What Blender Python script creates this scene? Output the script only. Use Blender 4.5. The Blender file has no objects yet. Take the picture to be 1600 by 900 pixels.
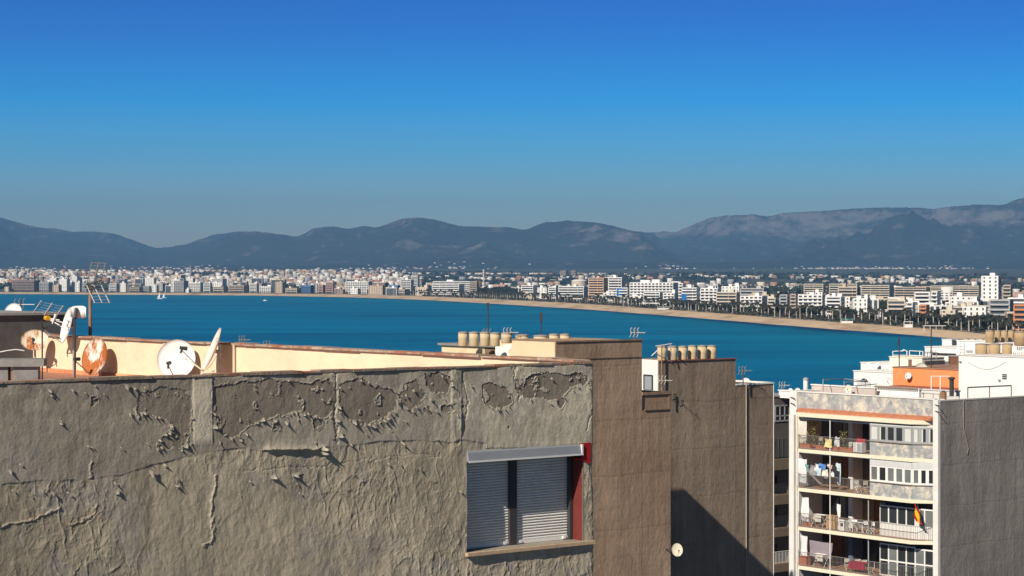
import bpy, math, random
import numpy as np
from mathutils import Vector, Matrix

random.seed(7)
SC = bpy.context.scene
COL = SC.collection
F = 3420.0      # focal length in photo pixels (photo is 1600 wide)
H = 40.0        # eye height above the sea
HY = 427.0      # photo row of the horizon

# ------------------------------------------------------------------ camera, light, exposure
cam = bpy.data.cameras.new('camera'); camo = bpy.data.objects.new('camera', cam); COL.objects.link(camo)
camo.location = (0, 0, H); camo.rotation_euler = (math.pi/2, 0, 0)
cam.sensor_width = 36; cam.lens = 36*F/1600; cam.shift_y = -(450-HY)/1600
cam.clip_start = 0.5; cam.clip_end = 80000
SC.camera = camo

TA = math.atan(1.25)
U = Vector((math.sin(TA), math.cos(TA), 0))        # along the party walls, away to the right
V = Vector((-math.cos(TA), math.sin(TA), 0))       # along the street fronts, away to the left
SUN_D, SUN_EL = math.radians(18), math.radians(36)
sh = -U*math.cos(SUN_D) - V*math.sin(SUN_D)        # horizontal direction towards the sun
to_sun = (sh*math.cos(SUN_EL) + Vector((0, 0, math.sin(SUN_EL)))).normalized()
sl = bpy.data.lights.new('sun', 'SUN'); so = bpy.data.objects.new('sun', sl); COL.objects.link(so)
sl.energy = 4.9; sl.angle = math.radians(0.5); sl.color = (1.0, 0.90, 0.76)
so.rotation_euler = to_sun.to_track_quat('Z', 'Y').to_euler(); so.location = (-30, -40, 120)

world = bpy.data.worlds.new('World'); SC.world = world; world.use_nodes = True
nt = world.node_tree; nt.nodes.clear()
N = nt.nodes.new; L = nt.links.new
out = N('ShaderNodeOutputWorld'); bg = N('ShaderNodeBackground'); sky = N('ShaderNodeTexSky')
sky.sky_type = 'NISHITA'; sky.sun_disc = False; sky.sun_elevation = SUN_EL
sky.sun_rotation = math.atan2(to_sun.x, to_sun.y); sky.air_density = 1.0; sky.dust_density = 0.3; sky.ozone_density = 3.0
tc = N('ShaderNodeTexCoord'); sx = N('ShaderNodeSeparateXYZ'); cr = N('ShaderNodeValToRGB')
mulc = N('ShaderNodeMix'); mulc.data_type = 'RGBA'; mulc.blend_type = 'MULTIPLY'; mulc.inputs['Factor'].default_value = 1
L(tc.outputs['Generated'], sx.inputs[0]); L(sx.outputs['Z'], cr.inputs[0])
els = cr.color_ramp.elements
SKY = [(-0.02, (1.15, 1.10, 1.02)), (0.0, (1.15, 1.10, 1.02)), (0.014, (1.36, 1.42, 1.40)), (0.03, (1.10, 1.55, 1.88)), (0.052, (.34, 1.20, 2.05)), (0.078, (.0, .90, 2.0)),
       (0.105, (.0, .54, 1.62)), (0.13, (.0, .38, 1.35)), (0.25, (.14, .16, .19)), (1.0, (.26, .27, .29))]
els[0].position = 0.0; els[0].color = (*SKY[1][1], 1)
els[1].position = 1.0; els[1].color = (*SKY[-1][1], 1)
for p, c in SKY[2:-1]:
    e = els.new(p); e.color = (*c, 1)
L(sky.outputs[0], mulc.inputs['A']); L(cr.outputs[0], mulc.inputs['B'])
L(mulc.outputs['Result'], bg.inputs[0]); bg.inputs[1].default_value = 0.06; L(bg.outputs[0], out.inputs[0])

SC.view_settings.view_transform = 'Standard'; SC.view_settings.look = 'None'
SC.view_settings.exposure = 0.15; SC.view_settings.gamma = 1.0
SC.render.engine = 'CYCLES'
SC.cycles.max_bounces = 5; SC.cycles.diffuse_bounces = 2; SC.cycles.volume_bounces = 0; SC.cycles.transparent_max_bounces = 8

# ------------------------------------------------------------------ helpers
def W(px, py, D):
    return Vector(((px-800)/F*D, D, H-(py-HY)/F*D))
def tag(o, label=None, cat=None, group=None, kind=None):
    if label: o['label'] = label
    if cat: o['category'] = cat
    if group: o['group'] = group
    if kind: o['kind'] = kind
    return o
def thing(name, label, cat, loc=(0, 0, 0), group=None):
    o = bpy.data.objects.new(name, None); COL.objects.link(o); o.location = loc; o.empty_display_size = .3
    return tag(o, label, cat, group)
def wloc(o):
    p = Vector((0, 0, 0))
    while o is not None:
        p += Vector(o.location); o = o.parent
    return p
def dup(root, loc, label=None, group=None, rz=None, sc=None):
    r = root.copy(); COL.objects.link(r); r.location = loc
    if label: r['label'] = label
    if group: r['group'] = group
    if rz is not None: r.rotation_euler = (0, 0, rz)
    if sc is not None: r.scale = (sc, sc, sc)
    for ch in root.children:
        c = ch.copy(); COL.objects.link(c); c.parent = r
        for g in ch.children:
            d = g.copy(); COL.objects.link(d); d.parent = c
    return r

class MB:
    """collects polygons in world space, O + a*U + b*V + z unless an origin frame is given"""
    def __init__(s, o=(0, 0, 0), ax=None, ay=None):
        s.v = []; s.f = []; s.m = []; s.o = Vector(o); s.ax = ax or Vector((1, 0, 0)); s.ay = ay or Vector((0, 1, 0)); s.mi = 0; s.sm = []
        s.smooth = False
    def P(s, a, b, z): return s.o + s.ax*a + s.ay*b + Vector((0, 0, z))
    def add(s, verts, faces):
        n = len(s.v); s.v += [tuple(v) for v in verts]
        for f in faces:
            s.f.append(tuple(i+n for i in f)); s.m.append(s.mi); s.sm.append(s.smooth)
    def box(s, a0, a1, b0, b1, z0, z1):
        if a0 > a1: a0, a1 = a1, a0
        if b0 > b1: b0, b1 = b1, b0
        if z0 > z1: z0, z1 = z1, z0
        s.add([s.P(a, b, z) for z in (z0, z1) for a, b in ((a0, b0), (a1, b0), (a1, b1), (a0, b1))],
              [(3, 2, 1, 0), (4, 5, 6, 7), (0, 1, 5, 4), (1, 2, 6, 5), (2, 3, 7, 6), (3, 0, 4, 7)])
        return s
    def prism(s, pts, z0, z1):
        n = len(pts)
        s.add([s.P(a, b, z0) for a, b in pts]+[s.P(a, b, z1) for a, b in pts],
              [tuple(range(n))[::-1], tuple(range(n, 2*n))]+[(i, (i+1) % n, n+(i+1) % n, n+i) for i in range(n)])
        return s
    def seg(s, p, q, z0, z1, th):
        """upright slab along a plan segment"""
        d = Vector((q[0]-p[0], q[1]-p[1])); d.normalize(); n = Vector((-d.y, d.x))*th/2
        s.prism([(p[0]+n.x, p[1]+n.y), (q[0]+n.x, q[1]+n.y), (q[0]-n.x, q[1]-n.y), (p[0]-n.x, p[1]-n.y)], z0, z1)
        return s
    def tube(s, p, q, r, n=8, r2=None, raw=False):
        if not raw: p = s.P(*p); q = s.P(*q)
        p = Vector(p); q = Vector(q); r2 = r if r2 is None else r2
        d = (q-p).normalized(); x = d.orthogonal().normalized(); y = d.cross(x)
        vs = []
        for c, rr in ((p, r), (q, r2)):
            for i in range(n):
                t = 2*math.pi*i/n; vs.append(c+x*math.cos(t)*rr+y*math.sin(t)*rr)
        s.add(vs, [tuple(range(n))[::-1], tuple(range(n, 2*n))]+[(i, (i+1) % n, n+(i+1) % n, n+i) for i in range(n)])
        return s
    def path(s, pts, r, n=6):
        for p, q in zip(pts[:-1], pts[1:]): s.tube(p, q, r, n, raw=True)
        return s
    def lathe(s, c, prof, n=24, raw=True):
        c = Vector(c); vs = []; fs = []
        for r, z in prof:
            for i in range(n):
                t = 2*math.pi*i/n; vs.append(c+Vector((math.cos(t)*r, math.sin(t)*r, z)))
        for k in range(len(prof)-1):
            for i in range(n):
                j = (i+1) % n; fs.append((k*n+i, k*n+j, (k+1)*n+j, (k+1)*n+i))
        fs.append(tuple(range(n))[::-1]); fs.append(tuple((len(prof)-1)*n+i for i in range(n)))
        s.add(vs, fs); return s
    def build(s, name, mats, parent=None, loc=None):
        if not isinstance(mats, (list, tuple)): mats = [mats]
        if loc is None: loc = wloc(parent) if parent else (0, 0, 0)
        loc = Vector(loc)
        me = bpy.data.meshes.new(name)
        me.from_pydata([tuple(Vector(v)-loc) for v in s.v], [], s.f)
        for m in mats: me.materials.append(m)
        me.polygons.foreach_set('material_index', s.m)
        me.polygons.foreach_set('use_smooth', s.sm)
        me.update()
        o = bpy.data.objects.new(name, me); COL.objects.link(o)
        if parent: o.parent = parent
        else: o.location = loc
        return o
def np_mesh(name, verts, faces, mats, loc=(0, 0, 0), smooth=False, attrs=None):
    me = bpy.data.meshes.new(name); nv = len(verts); nf = len(faces); k = faces.shape[1]
    me.vertices.add(nv); me.vertices.foreach_set('co', (np.asarray(verts, dtype=np.float32)-np.asarray(loc, dtype=np.float32)).ravel())
    me.loops.add(nf*k); me.polygons.add(nf)
    me.polygons.foreach_set('loop_start', np.arange(nf, dtype=np.int32)*k)
    me.loops.foreach_set('vertex_index', faces.astype(np.int32).ravel())
    me.update(calc_edges=True)
    if smooth: me.polygons.foreach_set('use_smooth', np.ones(nf, dtype=bool))
    for an, arr in (attrs or {}).items():
        if arr.ndim == 1:
            a = me.attributes.new(an, 'FLOAT', 'POINT'); a.data.foreach_set('value', arr.astype(np.float32))
        else:
            a = me.attributes.new(an, 'FLOAT_COLOR', 'POINT')
            c = np.ones((nv, 4), dtype=np.float32); c[:, :3] = arr; a.data.foreach_set('color', c.ravel())
    for m in mats: me.materials.append(m)
    o = bpy.data.objects.new(name, me); COL.objects.link(o); o.location = loc
    return o
def grid_faces(nr, nc):
    i = np.arange(nr-1)[:, None]*nc+np.arange(nc-1)[None, :]; i = i.ravel()
    return np.stack([i, i+1, i+nc+1, i+nc], 1)
def smooth01(x): x = np.clip(x, 0, 1); return x*x*(3-2*x)
def hash2(ix, iy, seed):
    h = (ix.astype(np.int64)*374761393+iy.astype(np.int64)*668265263+seed*1442695041) & 0x7fffffff
    h = ((h ^ (h >> 13))*1274126177) & 0x7fffffff
    return ((h ^ (h >> 16)) & 0xffff)/65535.0
def vnoise(x, y, seed=0):
    ix = np.floor(x); iy = np.floor(y); fx = smooth01(x-ix); fy = smooth01(y-iy)
    a = hash2(ix, iy, seed); b = hash2(ix+1, iy, seed); c = hash2(ix, iy+1, seed); d = hash2(ix+1, iy+1, seed)
    return (a*(1-fx)+b*fx)*(1-fy)+(c*(1-fx)+d*fx)*fy
def fbm(x, y, o=4, seed=0, g=.5):
    s = 0; a = 1; t = 0
    for k in range(o):
        s = s+a*vnoise(x, y, seed+k*17); t += a; a *= g; x = x*2.03+11.7; y = y*2.03+5.3
    return s/t
def ridged(x, y, o=4, seed=0, g=.5):
    s = 0; a = 1; t = 0
    for k in range(o):
        n = 1-np.abs(2*vnoise(x, y, seed+k*13)-1); s = s+a*n*n; t += a; a *= g; x = x*2.03+3.1; y = y*2.03+7.7
    return s/t

MATS = {}
def M(name, col, rough=.85, var=.12, scale=3.0, bump=0.0, bscale=20.0, spec=.3, metal=0.0, col2=None, thr=(.45, .6), stretch=(1, 1, 1), bdist=.02, alpha=None):
    """plaster, paint, metal: two noises move the colour, one the surface; col2 shows through in blotches"""
    if name in MATS: return MATS[name]
    m = bpy.data.materials.new(name); m.use_nodes = True; t = m.node_tree; bs = t.nodes['Principled BSDF']
    tcn = t.nodes.new('ShaderNodeTexCoord'); mp = t.nodes.new('ShaderNodeMapping'); mp.inputs['Scale'].default_value = stretch
    t.links.new(tcn.outputs['Object'], mp.inputs[0])
    n1 = t.nodes.new('ShaderNodeTexNoise'); n1.inputs['Scale'].default_value = scale; n1.inputs['Detail'].default_value = 6
    n1.inputs['Roughness'].default_value = .65
    t.links.new(mp.outputs[0], n1.inputs['Vector'])
    mr = t.nodes.new('ShaderNodeMapRange'); mr.inputs['From Min'].default_value = .3; mr.inputs['From Max'].default_value = .7
    mr.inputs['To Min'].default_value = 1-var; mr.inputs['To Max'].default_value = 1+var
    t.links.new(n1.outputs['Fac'], mr.inputs['Value'])
    src = None
    if col2:
        n2 = t.nodes.new('ShaderNodeTexNoise'); n2.inputs['Scale'].default_value = scale*.6; n2.inputs['Detail'].default_value = 8; n2.inputs['Roughness'].default_value = .7
        t.links.new(mp.outputs[0], n2.inputs['Vector'])
        r2 = t.nodes.new('ShaderNodeMapRange'); r2.inputs['From Min'].default_value = thr[0]; r2.inputs['From Max'].default_value = thr[1]
        t.links.new(n2.outputs['Fac'], r2.inputs['Value'])
        mx = t.nodes.new('ShaderNodeMix'); mx.data_type = 'RGBA'; mx.inputs['A'].default_value = (*col, 1); mx.inputs['B'].default_value = (*col2, 1)
        t.links.new(r2.outputs[0], mx.inputs['Factor']); src = mx.outputs['Result']
    ml = t.nodes.new('ShaderNodeVectorMath'); ml.operation = 'SCALE'
    if src: t.links.new(src, ml.inputs[0])
    else: ml.inputs[0].default_value = col
    t.links.new(mr.outputs[0], ml.inputs['Scale']); t.links.new(ml.outputs[0], bs.inputs['Base Color'])
    bs.inputs['Roughness'].default_value = rough; bs.inputs['Specular IOR Level'].default_value = spec; bs.inputs['Metallic'].default_value = metal
    if alpha is not None: bs.inputs['Alpha'].default_value = alpha
    if bump:
        n3 = t.nodes.new('ShaderNodeTexNoise'); n3.inputs['Scale'].default_value = bscale; n3.inputs['Detail'].default_value = 5
        t.links.new(mp.outputs[0], n3.inputs['Vector'])
        bp = t.nodes.new('ShaderNodeBump'); bp.inputs['Strength'].default_value = bump; bp.inputs['Distance'].default_value = bdist
        t.links.new(n3.outputs['Fac'], bp.inputs['Height']); t.links.new(bp.outputs[0], bs.inputs['Normal'])
    MATS[name] = m
    return m

# ------------------------------------------------------------------ shore line
SHORE = [(-2400, 4300), (-1200, 4500), (-300, 4450), (0, F*H/(459.3-HY)), (180, F*H/(460.5-HY)), (400, F*H/(461.8-HY)), (540, F*H/(464.5-HY)), (640, F*H/(467.8-HY)),
         (740, F*H/(473-HY)), (840, F*H/(479-HY)), (900, F*H/(482.6-HY)), (1000, F*H/(490-HY)), (1100, F*H/(498-HY)), (1200, F*H/(506.5-HY)),
         (1300, F*H/(514.5-HY)), (1400, F*H/(521.5-HY)), (1500, F*H/(530-HY)), (1600, 1180), (1800, 960), (2200, 700), (2800, 520), (3600, 400)]
SPX = np.array([s[0] for s in SHORE], float); SY = np.array([s[1] for s in SHORE], float)
SANDW = [(-2400, 70), (0, 75), (400, 110), (540, 190), (640, 230), (740, 270), (900, 240), (1000, 175), (1200, 125), (1400, 85), (1500, 70), (1700, 60), (3600, 40)]
def shoreY(px): return np.interp(px, SPX, SY)
def sandW(px): return np.interp(px, [s[0] for s in SANDW], [s[1] for s in SANDW])
def groundZ(Y): return 3.2+34*smooth01((np.asarray(Y, float)-4600)/4200)+30*smooth01((np.asarray(Y, float)-8500)/4500)
def GY(px, off): return float(shoreY(px)+sandW(px)+off)
# ------------------------------------------------------------------ the setting: sea, beach, land, mountains
def sea_material():
    m = bpy.data.materials.new('sea_water'); m.use_nodes = True; t = m.node_tree; bs = t.nodes['Principled BSDF']
    g = t.nodes.new('ShaderNodeNewGeometry'); 
    mp = t.nodes.new('ShaderNodeMapping'); mp.inputs['Scale'].default_value = (.0022, .0085, 1); mp.inputs['Rotation'].default_value = (0, 0, -.06)
    t.links.new(g.outputs['Position'], mp.inputs[0])
    n = t.nodes.new('ShaderNodeTexNoise'); n.inputs['Scale'].default_value = 1; n.inputs['Detail'].default_value = 7; n.inputs['Roughness'].default_value = .6
    t.links.new(mp.outputs[0], n.inputs['Vector'])
    cr = t.nodes.new('ShaderNodeValToRGB'); cr.color_ramp.elements[0].position = .41; cr.color_ramp.elements[0].color = (.0, .105, .245, 1)
    cr.color_ramp.elements[1].position = .60; cr.color_ramp.elements[1].color = (.0, .180, .36, 1)
    t.links.new(n.outputs['Fac'], cr.inputs[0])
    at = t.nodes.new('ShaderNodeAttribute'); at.attribute_name = 'shallow'
    at2 = t.nodes.new('ShaderNodeAttribute'); at2.attribute_name = 'weed'
    mx = t.nodes.new('ShaderNodeMix'); mx.data_type = 'RGBA'; mx.inputs['B'].default_value = (.0, .24, .34, 1)
    t.links.new(at.outputs['Fac'], mx.inputs['Factor']); t.links.new(cr.outputs[0], mx.inputs['A'])
    # dark sea grass just off the sand, in ragged patches
    mp2 = t.nodes.new('ShaderNodeMapping'); mp2.inputs['Scale'].default_value = (.03, .008, 1); t.links.new(g.outputs['Position'], mp2.inputs[0])
    n2 = t.nodes.new('ShaderNodeTexNoise'); n2.inputs['Scale'].default_value = 1; n2.inputs['Detail'].default_value = 5
    t.links.new(mp2.outputs[0], n2.inputs['Vector'])
    mr = t.nodes.new('ShaderNodeMapRange'); mr.inputs['From Min'].default_value = .3; mr.inputs['From Max'].default_value = .6
    t.links.new(n2.outputs['Fac'], mr.inputs['Value'])
    mu = t.nodes.new('ShaderNodeMath'); mu.operation = 'MULTIPLY'; t.links.new(mr.outputs[0], mu.inputs[0]); t.links.new(at2.outputs['Fac'], mu.inputs[1])
    mx2 = t.nodes.new('ShaderNodeMix'); mx2.data_type = 'RGBA'; mx2.inputs['B'].default_value = (.003, .028, .09, 1)
    t.links.new(mu.outputs[0], mx2.inputs['Factor']); t.links.new(mx.outputs['Result'], mx2.inputs['A'])
    t.links.new(mx2.outputs['Result'], bs.inputs['Base Color'])
    bs.inputs['Roughness'].default_value = .45; bs.inputs['Specular IOR Level'].default_value = .04
    # ripples in wind lanes
    mp3 = t.nodes.new('ShaderNodeMapping'); mp3.inputs['Scale'].default_value = (.10, .12, 1); mp3.inputs['Rotation'].default_value = (0, 0, .15); t.links.new(g.outputs['Position'], mp3.inputs[0])
    n3 = t.nodes.new('ShaderNodeTexNoise'); n3.inputs['Scale'].default_value = 1; n3.inputs['Detail'].default_value = 6; n3.inputs['Roughness'].default_value = .62
    t.links.new(mp3.outputs[0], n3.inputs['Vector'])
    bp = t.nodes.new('ShaderNodeBump'); bp.inputs['Strength'].default_value = .6; bp.inputs['Distance'].default_value = .55
    t.links.new(n3.outputs['Fac'], bp.inputs['Height']); t.links.new(bp.outputs[0], bs.inputs['Normal'])
    return m

pxs = np.linspace(-2400, 3600, 601)
# sea sheet: columns by bearing, rows from well in front of us out to just past the shore
rows = np.concatenate([np.linspace(0, .9, 40), np.linspace(.91, 1.06, 60)])
Yc = shoreY(pxs)
YY = 150+(Yc[None, :]-150)*rows[:, None]; XX = (pxs[None, :]-800)/F*YY
gap = (Yc[None, :]-YY)
shallow = np.exp(-np.clip(gap, 0, None)/450.)*.55*smooth01(gap/120.)
weed = smooth01(gap/10.)*np.exp(-np.clip(gap, 0, None)/85.)*1.3
v = np.stack([XX, YY, np.zeros_like(XX)], -1).reshape(-1, 3)
sea = np_mesh('sea', v, grid_faces(*XX.shape), [sea_material()], attrs={'shallow': shallow.ravel(), 'weed': np.clip(weed, 0, 1).ravel()})
tag(sea, kind='structure')

def ground_material():
    m = bpy.data.materials.new('plain_ground'); m.use_nodes = True; t = m.node_tree; bs = t.nodes['Principled BSDF']
    g = t.nodes.new('ShaderNodeNewGeometry'); mp = t.nodes.new('ShaderNodeMapping'); mp.inputs['Scale'].default_value = (.006, .0025, 1); t.links.new(g.outputs['Position'], mp.inputs[0])
    n = t.nodes.new('ShaderNodeTexNoise'); n.inputs['Scale'].default_value = 1; n.inputs['Detail'].default_value = 8; n.inputs['Roughness'].default_value = .7
    t.links.new(mp.outputs[0], n.inputs['Vector'])
    cr = t.nodes.new('ShaderNodeValToRGB'); e = cr.color_ramp.elements
    e[0].position = .38; e[0].color = (.025, .035, .022, 1); e[1].position = .62; e[1].color = (.12, .11, .08, 1)
    x = e.new(.5); x.color = (.05, .055, .035, 1)
    t.links.new(n.outputs['Fac'], cr.inputs[0]); t.links.new(cr.outputs[0], bs.inputs['Base Color']); bs.inputs['Roughness'].default_value = .95
    return m
rw = np.concatenate([np.linspace(0, 1, 30)**1.6])
Y0 = shoreY(pxs)+sandW(pxs)-4
YY = Y0[None, :]+(15500-Y0[None, :])*rw[:, None]; XX = (pxs[None, :]-800)/F*YY
v = np.stack([XX, YY, groundZ(YY)-.25], -1).reshape(-1, 3)
land = np_mesh('ground', v, grid_faces(*XX.shape), [ground_material()], smooth=True); tag(land, kind='structure')

sand = M('beach_sand', (.62, .47, .32), var=.12, scale=.05, col2=(.42, .30, .19), thr=(.5, .62), stretch=(1, .35, 1), rough=.95)
rr = np.linspace(-.25, 1, 14)
YY = shoreY(pxs)[None, :]+sandW(pxs)[None, :]*rr[:, None]; XX = (pxs[None, :]-800)/F*YY
ZZ = np.where(rr < 0, rr*3.5, 3.0*smooth01(rr*1.1))[:, None]+0*XX
wob = (fbm(XX/40., YY/120., 3, 5)-.5)*.5*np.clip(rr*4, 0, 1)[:, None]
v = np.stack([XX, YY, ZZ+wob*(rr < .9)[:, None]], -1).reshape(-1, 3)
beach = np_mesh('beach', v, grid_faces(*XX.shape), [sand], smooth=True); tag(beach, kind='structure')

# promenade: a paved strip with a low white wall along the back of the sand
pave = M('promenade_paving', (.42, .38, .33), var=.1, scale=.1)
rr = np.linspace(0, 1, 3)
YY = (shoreY(pxs)+sandW(pxs)*1.0)[None, :]+sandW(pxs)[None, :]*.22*rr[:, None]; XX = (pxs[None, :]-800)/F*YY
v = np.stack([XX, YY, np.full_like(XX, 3.35)], -1).reshape(-1, 3)
prom = np_mesh('promenade', v, grid_faces(*XX.shape), [pave]); tag(prom, kind='structure')

# street level of the near town
tg = MB(); tg.box(-260, 420, -60, 330, -1, 6.0)
near = tg.build('town_ground', M('town_asphalt', (.06, .06, .06), var=.2, scale=.3)); tag(near, kind='structure')

# mountains ---------------------------------------------------------------
RIDGE = [(-2400, 330), (-1800, 300), (-1300, 345), (-800, 318), (-400, 350), (-150, 322), (0, 340), (20, 346), (60, 356), (85, 357), (115, 362), (150, 362), (185, 366),
         (215, 378), (240, 387), (262, 386), (290, 382), (330, 368), (365, 362), (400, 362), (440, 366), (463, 370), (475, 366), (490, 356), (520, 353), (545, 358), (565, 353),
         (590, 356), (605, 350), (620, 344), (650, 339), (680, 343), (720, 354), (800, 355), (812, 359), (822, 359), (850, 348), (890, 344.5), (930, 348), (960, 353), (985, 361), (1010, 363),
         (1040, 362), (1057, 363), (1075, 354), (1085, 350), (1110, 340), (1135, 337), (1175, 335), (1200, 338), (1230, 332), (1280, 330), (1350, 325), (1430, 324), (1460, 327),
         (1490, 322), (1520, 320), (1570, 320), (1585, 313), (1600, 309), (1680, 310), (1800, 318), (2000, 315), (2400, 330), (3000, 320), (3600, 340)]
mp_ = np.concatenate([np.linspace(-2400, -200, 200)[:-1], np.linspace(-200, 1800, 1300), np.linspace(1800, 3600, 160)[1:]])
nq = 270
q = np.linspace(0, 1, nq)**.85
Ym = 12500+11000*q
ridge_py = np.interp(mp_, [r[0] for r in RIDGE], [r[1] for r in RIDGE])
ridge_py = np.convolve(np.pad(ridge_py, 3, mode='edge'), np.ones(7)/7, 'valid')
ridge_py = ridge_py+(fbm(mp_/14., mp_*0, 4, 3)-.5)*2.2+(fbm(mp_/4., mp_*0, 3, 8)-.5)*1.0
YY = Ym[:, None]+0*mp_[None, :]; XX = (mp_[None, :]-800)/F*YY
wx = XX/2400.+1.2*fbm(XX/3000., YY/3000., 3, 41); wy = YY/2600.+1.2*fbm(XX/3000.+9, YY/3000., 3, 42)
rg = ridged(wx*1.5, wy*1.2, 5, 21, .5)
big = fbm(XX/3600., YY/3200., 3, 7)
crest_q = .72+.16*np.sin(mp_/140.)[None, :]
prof = smooth01((q[:, None]-.02)/(crest_q-.02)); prof = prof**1.55
fall = 1-.6*smooth01((q[:, None]-crest_q)/.3)
hh = prof*fall*(.55+.25*big+.95*(rg-.42))+.34*smooth01(q[:, None]/.35)*np.clip(rg*1.0+big-.85, 0, None)*(1-q[:, None])*1.6
hh = hh+(.16*ridged(XX/1500.+.5*wy, YY/900.+.4*wx, 5, 61, .6)-.08)*smooth01(prof*2.5+.1)*(1+.3*big)
hh = np.clip(hh, 0, None)
base = groundZ(YY)
want = (HY-ridge_py)/F*YY+H-base
k = want/np.maximum(hh, 1e-3)
gain = np.min(np.where(hh > .12, k, 1e9), axis=0)
kern = np.exp(-np.linspace(-2.2, 2.2, 61)**2); kern /= kern.sum()
gs = np.convolve(np.pad(gain, 30, mode='edge'), kern, 'valid')
ZZ = base+hh*gs[None, :]
for _ in range(3):      # lift or lower the crest only, until the skyline follows the photographed ridge
    ang = (ZZ-H)/YY; cur = ang.max(0); goal = (HY-ridge_py)/F
    w_ = smooth01(1-(cur[None, :]-ang)*F/26.)
    ZZ = ZZ+w_*(goal-cur)[None, :]*YY
ZZ -= 3*(q[:, None] < .01)
# rocky faces: steep, high or by patch
dzx = np.abs(np.gradient(ZZ, axis=1)/np.maximum(np.gradient(XX, axis=1), 1)); dzy = np.abs(np.gradient(ZZ, axis=0)/np.gradient(YY, axis=0))
slope = np.hypot(dzx, dzy)
hn = (ZZ-base)/900.
rn = .5*fbm(XX/900.+YY/1900., ZZ/260., 3, 77, .5)+.5*fbm(XX/1800., YY/1700.+ZZ/500., 3, 79, .5)
rock = smooth01((rn-.585+.10*np.clip(slope-.35, -.4, .5)+.20*(hn-.5)+.05*np.clip((mp_[None, :]-400)/800., -1, 1))/.2)*smooth01(hn/.35)*.8
def mountain_material():
    m = bpy.data.materials.new('mountain_scrub_and_rock'); m.use_nodes = True; t = m.node_tree; bs = t.nodes['Principled BSDF']
    at = t.nodes.new('ShaderNodeAttribute'); at.attribute_name = 'rock'
    g = t.nodes.new('ShaderNodeNewGeometry')
    mp = t.nodes.new('ShaderNodeMapping'); mp.inputs['Scale'].default_value = (.0045, .0035, .0095); t.links.new(g.outputs['Position'], mp.inputs[0])
    n = t.nodes.new('ShaderNodeTexNoise'); n.inputs['Scale'].default_value = 1; n.inputs['Detail'].default_value = 9; n.inputs['Roughness'].default_value = .7
    t.links.new(mp.outputs[0], n.inputs['Vector'])
    ad = t.nodes.new('ShaderNodeMath'); ad.operation = 'ADD'; ad.inputs[1].default_value = -.5; t.links.new(n.outputs['Fac'], ad.inputs[0])
    ad2 = t.nodes.new('ShaderNodeMath'); ad2.operation = 'MULTIPLY_ADD'; ad2.inputs[1].default_value = 4.2; t.links.new(ad.outputs[0], ad2.inputs[0]); t.links.new(at.outputs['Fac'], ad2.inputs[2])
    mr = t.nodes.new('ShaderNodeMapRange'); mr.inputs['From Min'].default_value = .25; mr.inputs['From Max'].default_value = .95; t.links.new(ad2.outputs[0], mr.inputs['Value'])
    mx = t.nodes.new('ShaderNodeMix'); mx.data_type = 'RGBA'; mx.inputs['A'].default_value = (.036, .038, .028, 1); mx.inputs['B'].default_value = (.24, .205, .185, 1)
    t.links.new(mr.outputs[0], mx.inputs['Factor']); t.links.new(mx.outputs['Result'], bs.inputs['Base Color'])
    bs.inputs['Roughness'].default_value = 1; bs.inputs['Specular IOR Level'].default_value = 0
    bp = t.nodes.new('ShaderNodeBump'); bp.inputs['Strength'].default_value = .8; bp.inputs['Distance'].default_value = 60
    t.links.new(n.outputs['Fac'], bp.inputs['Height']); t.links.new(bp.outputs[0], bs.inputs['Normal'])
    return m
v = np.stack([XX, YY, ZZ], -1).reshape(-1, 3)
mtn = np_mesh('mountains', v, grid_faces(*XX.shape), [mountain_material()], smooth=True, attrs={'rock': rock.ravel()}); tag(mtn, kind='structure')

# air ---------------------------------------------------------------------
hz = MB(); hz.box(-19000, 19000, -200, 26500, -3, 900)
hm = bpy.data.materials.new('haze_air'); hm.use_nodes = True; t = hm.node_tree; t.nodes.clear()
o_ = t.nodes.new('ShaderNodeOutputMaterial'); pv = t.nodes.new('ShaderNodeVolumePrincipled')
pv.inputs['Color'].default_value = (.215, .475, .86, 1); pv.inputs['Density'].default_value = 6.2e-5; pv.inputs['Anisotropy'].default_value = 0.0
t.links.new(pv.outputs[0], o_.inputs['Volume'])
haze = hz.build('haze', hm); tag(haze, kind='stuff', label='thin blue air that fades the far mountains')

# ------------------------------------------------------------------ far city, hotels, palms
WALLS = {'white': M('far_white_render', (.86, .85, .82), var=.06, scale=.15), 'cream': M('far_cream_render', (.66, .58, .46), var=.08, scale=.15),
         'tan': M('far_tan_render', (.55, .45, .35), var=.08, scale=.15), 'grey': M('far_grey_render', (.46, .46, .46), var=.1, scale=.15),
         'pink': M('far_pink_render', (.60, .40, .33), var=.08, scale=.15), 'brown': M('far_brown_render', (.36, .27, .23), var=.1, scale=.15),
         'orange': M('far_orange_render', (.62, .27, .13), var=.06, scale=.15), 'peach': M('far_peach_render', (.68, .46, .31), var=.06, scale=.15),
         'blue': M('far_blue_render', (.10, .20, .42), var=.06, scale=.15)}
GLASS = M('far_window_glass', (.09, .10, .115), rough=.25, var=.25, scale=.3, spec=.5)
ROOF = M('far_roof_gravel', (.45, .40, .35), var=.15, scale=.2)

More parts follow.
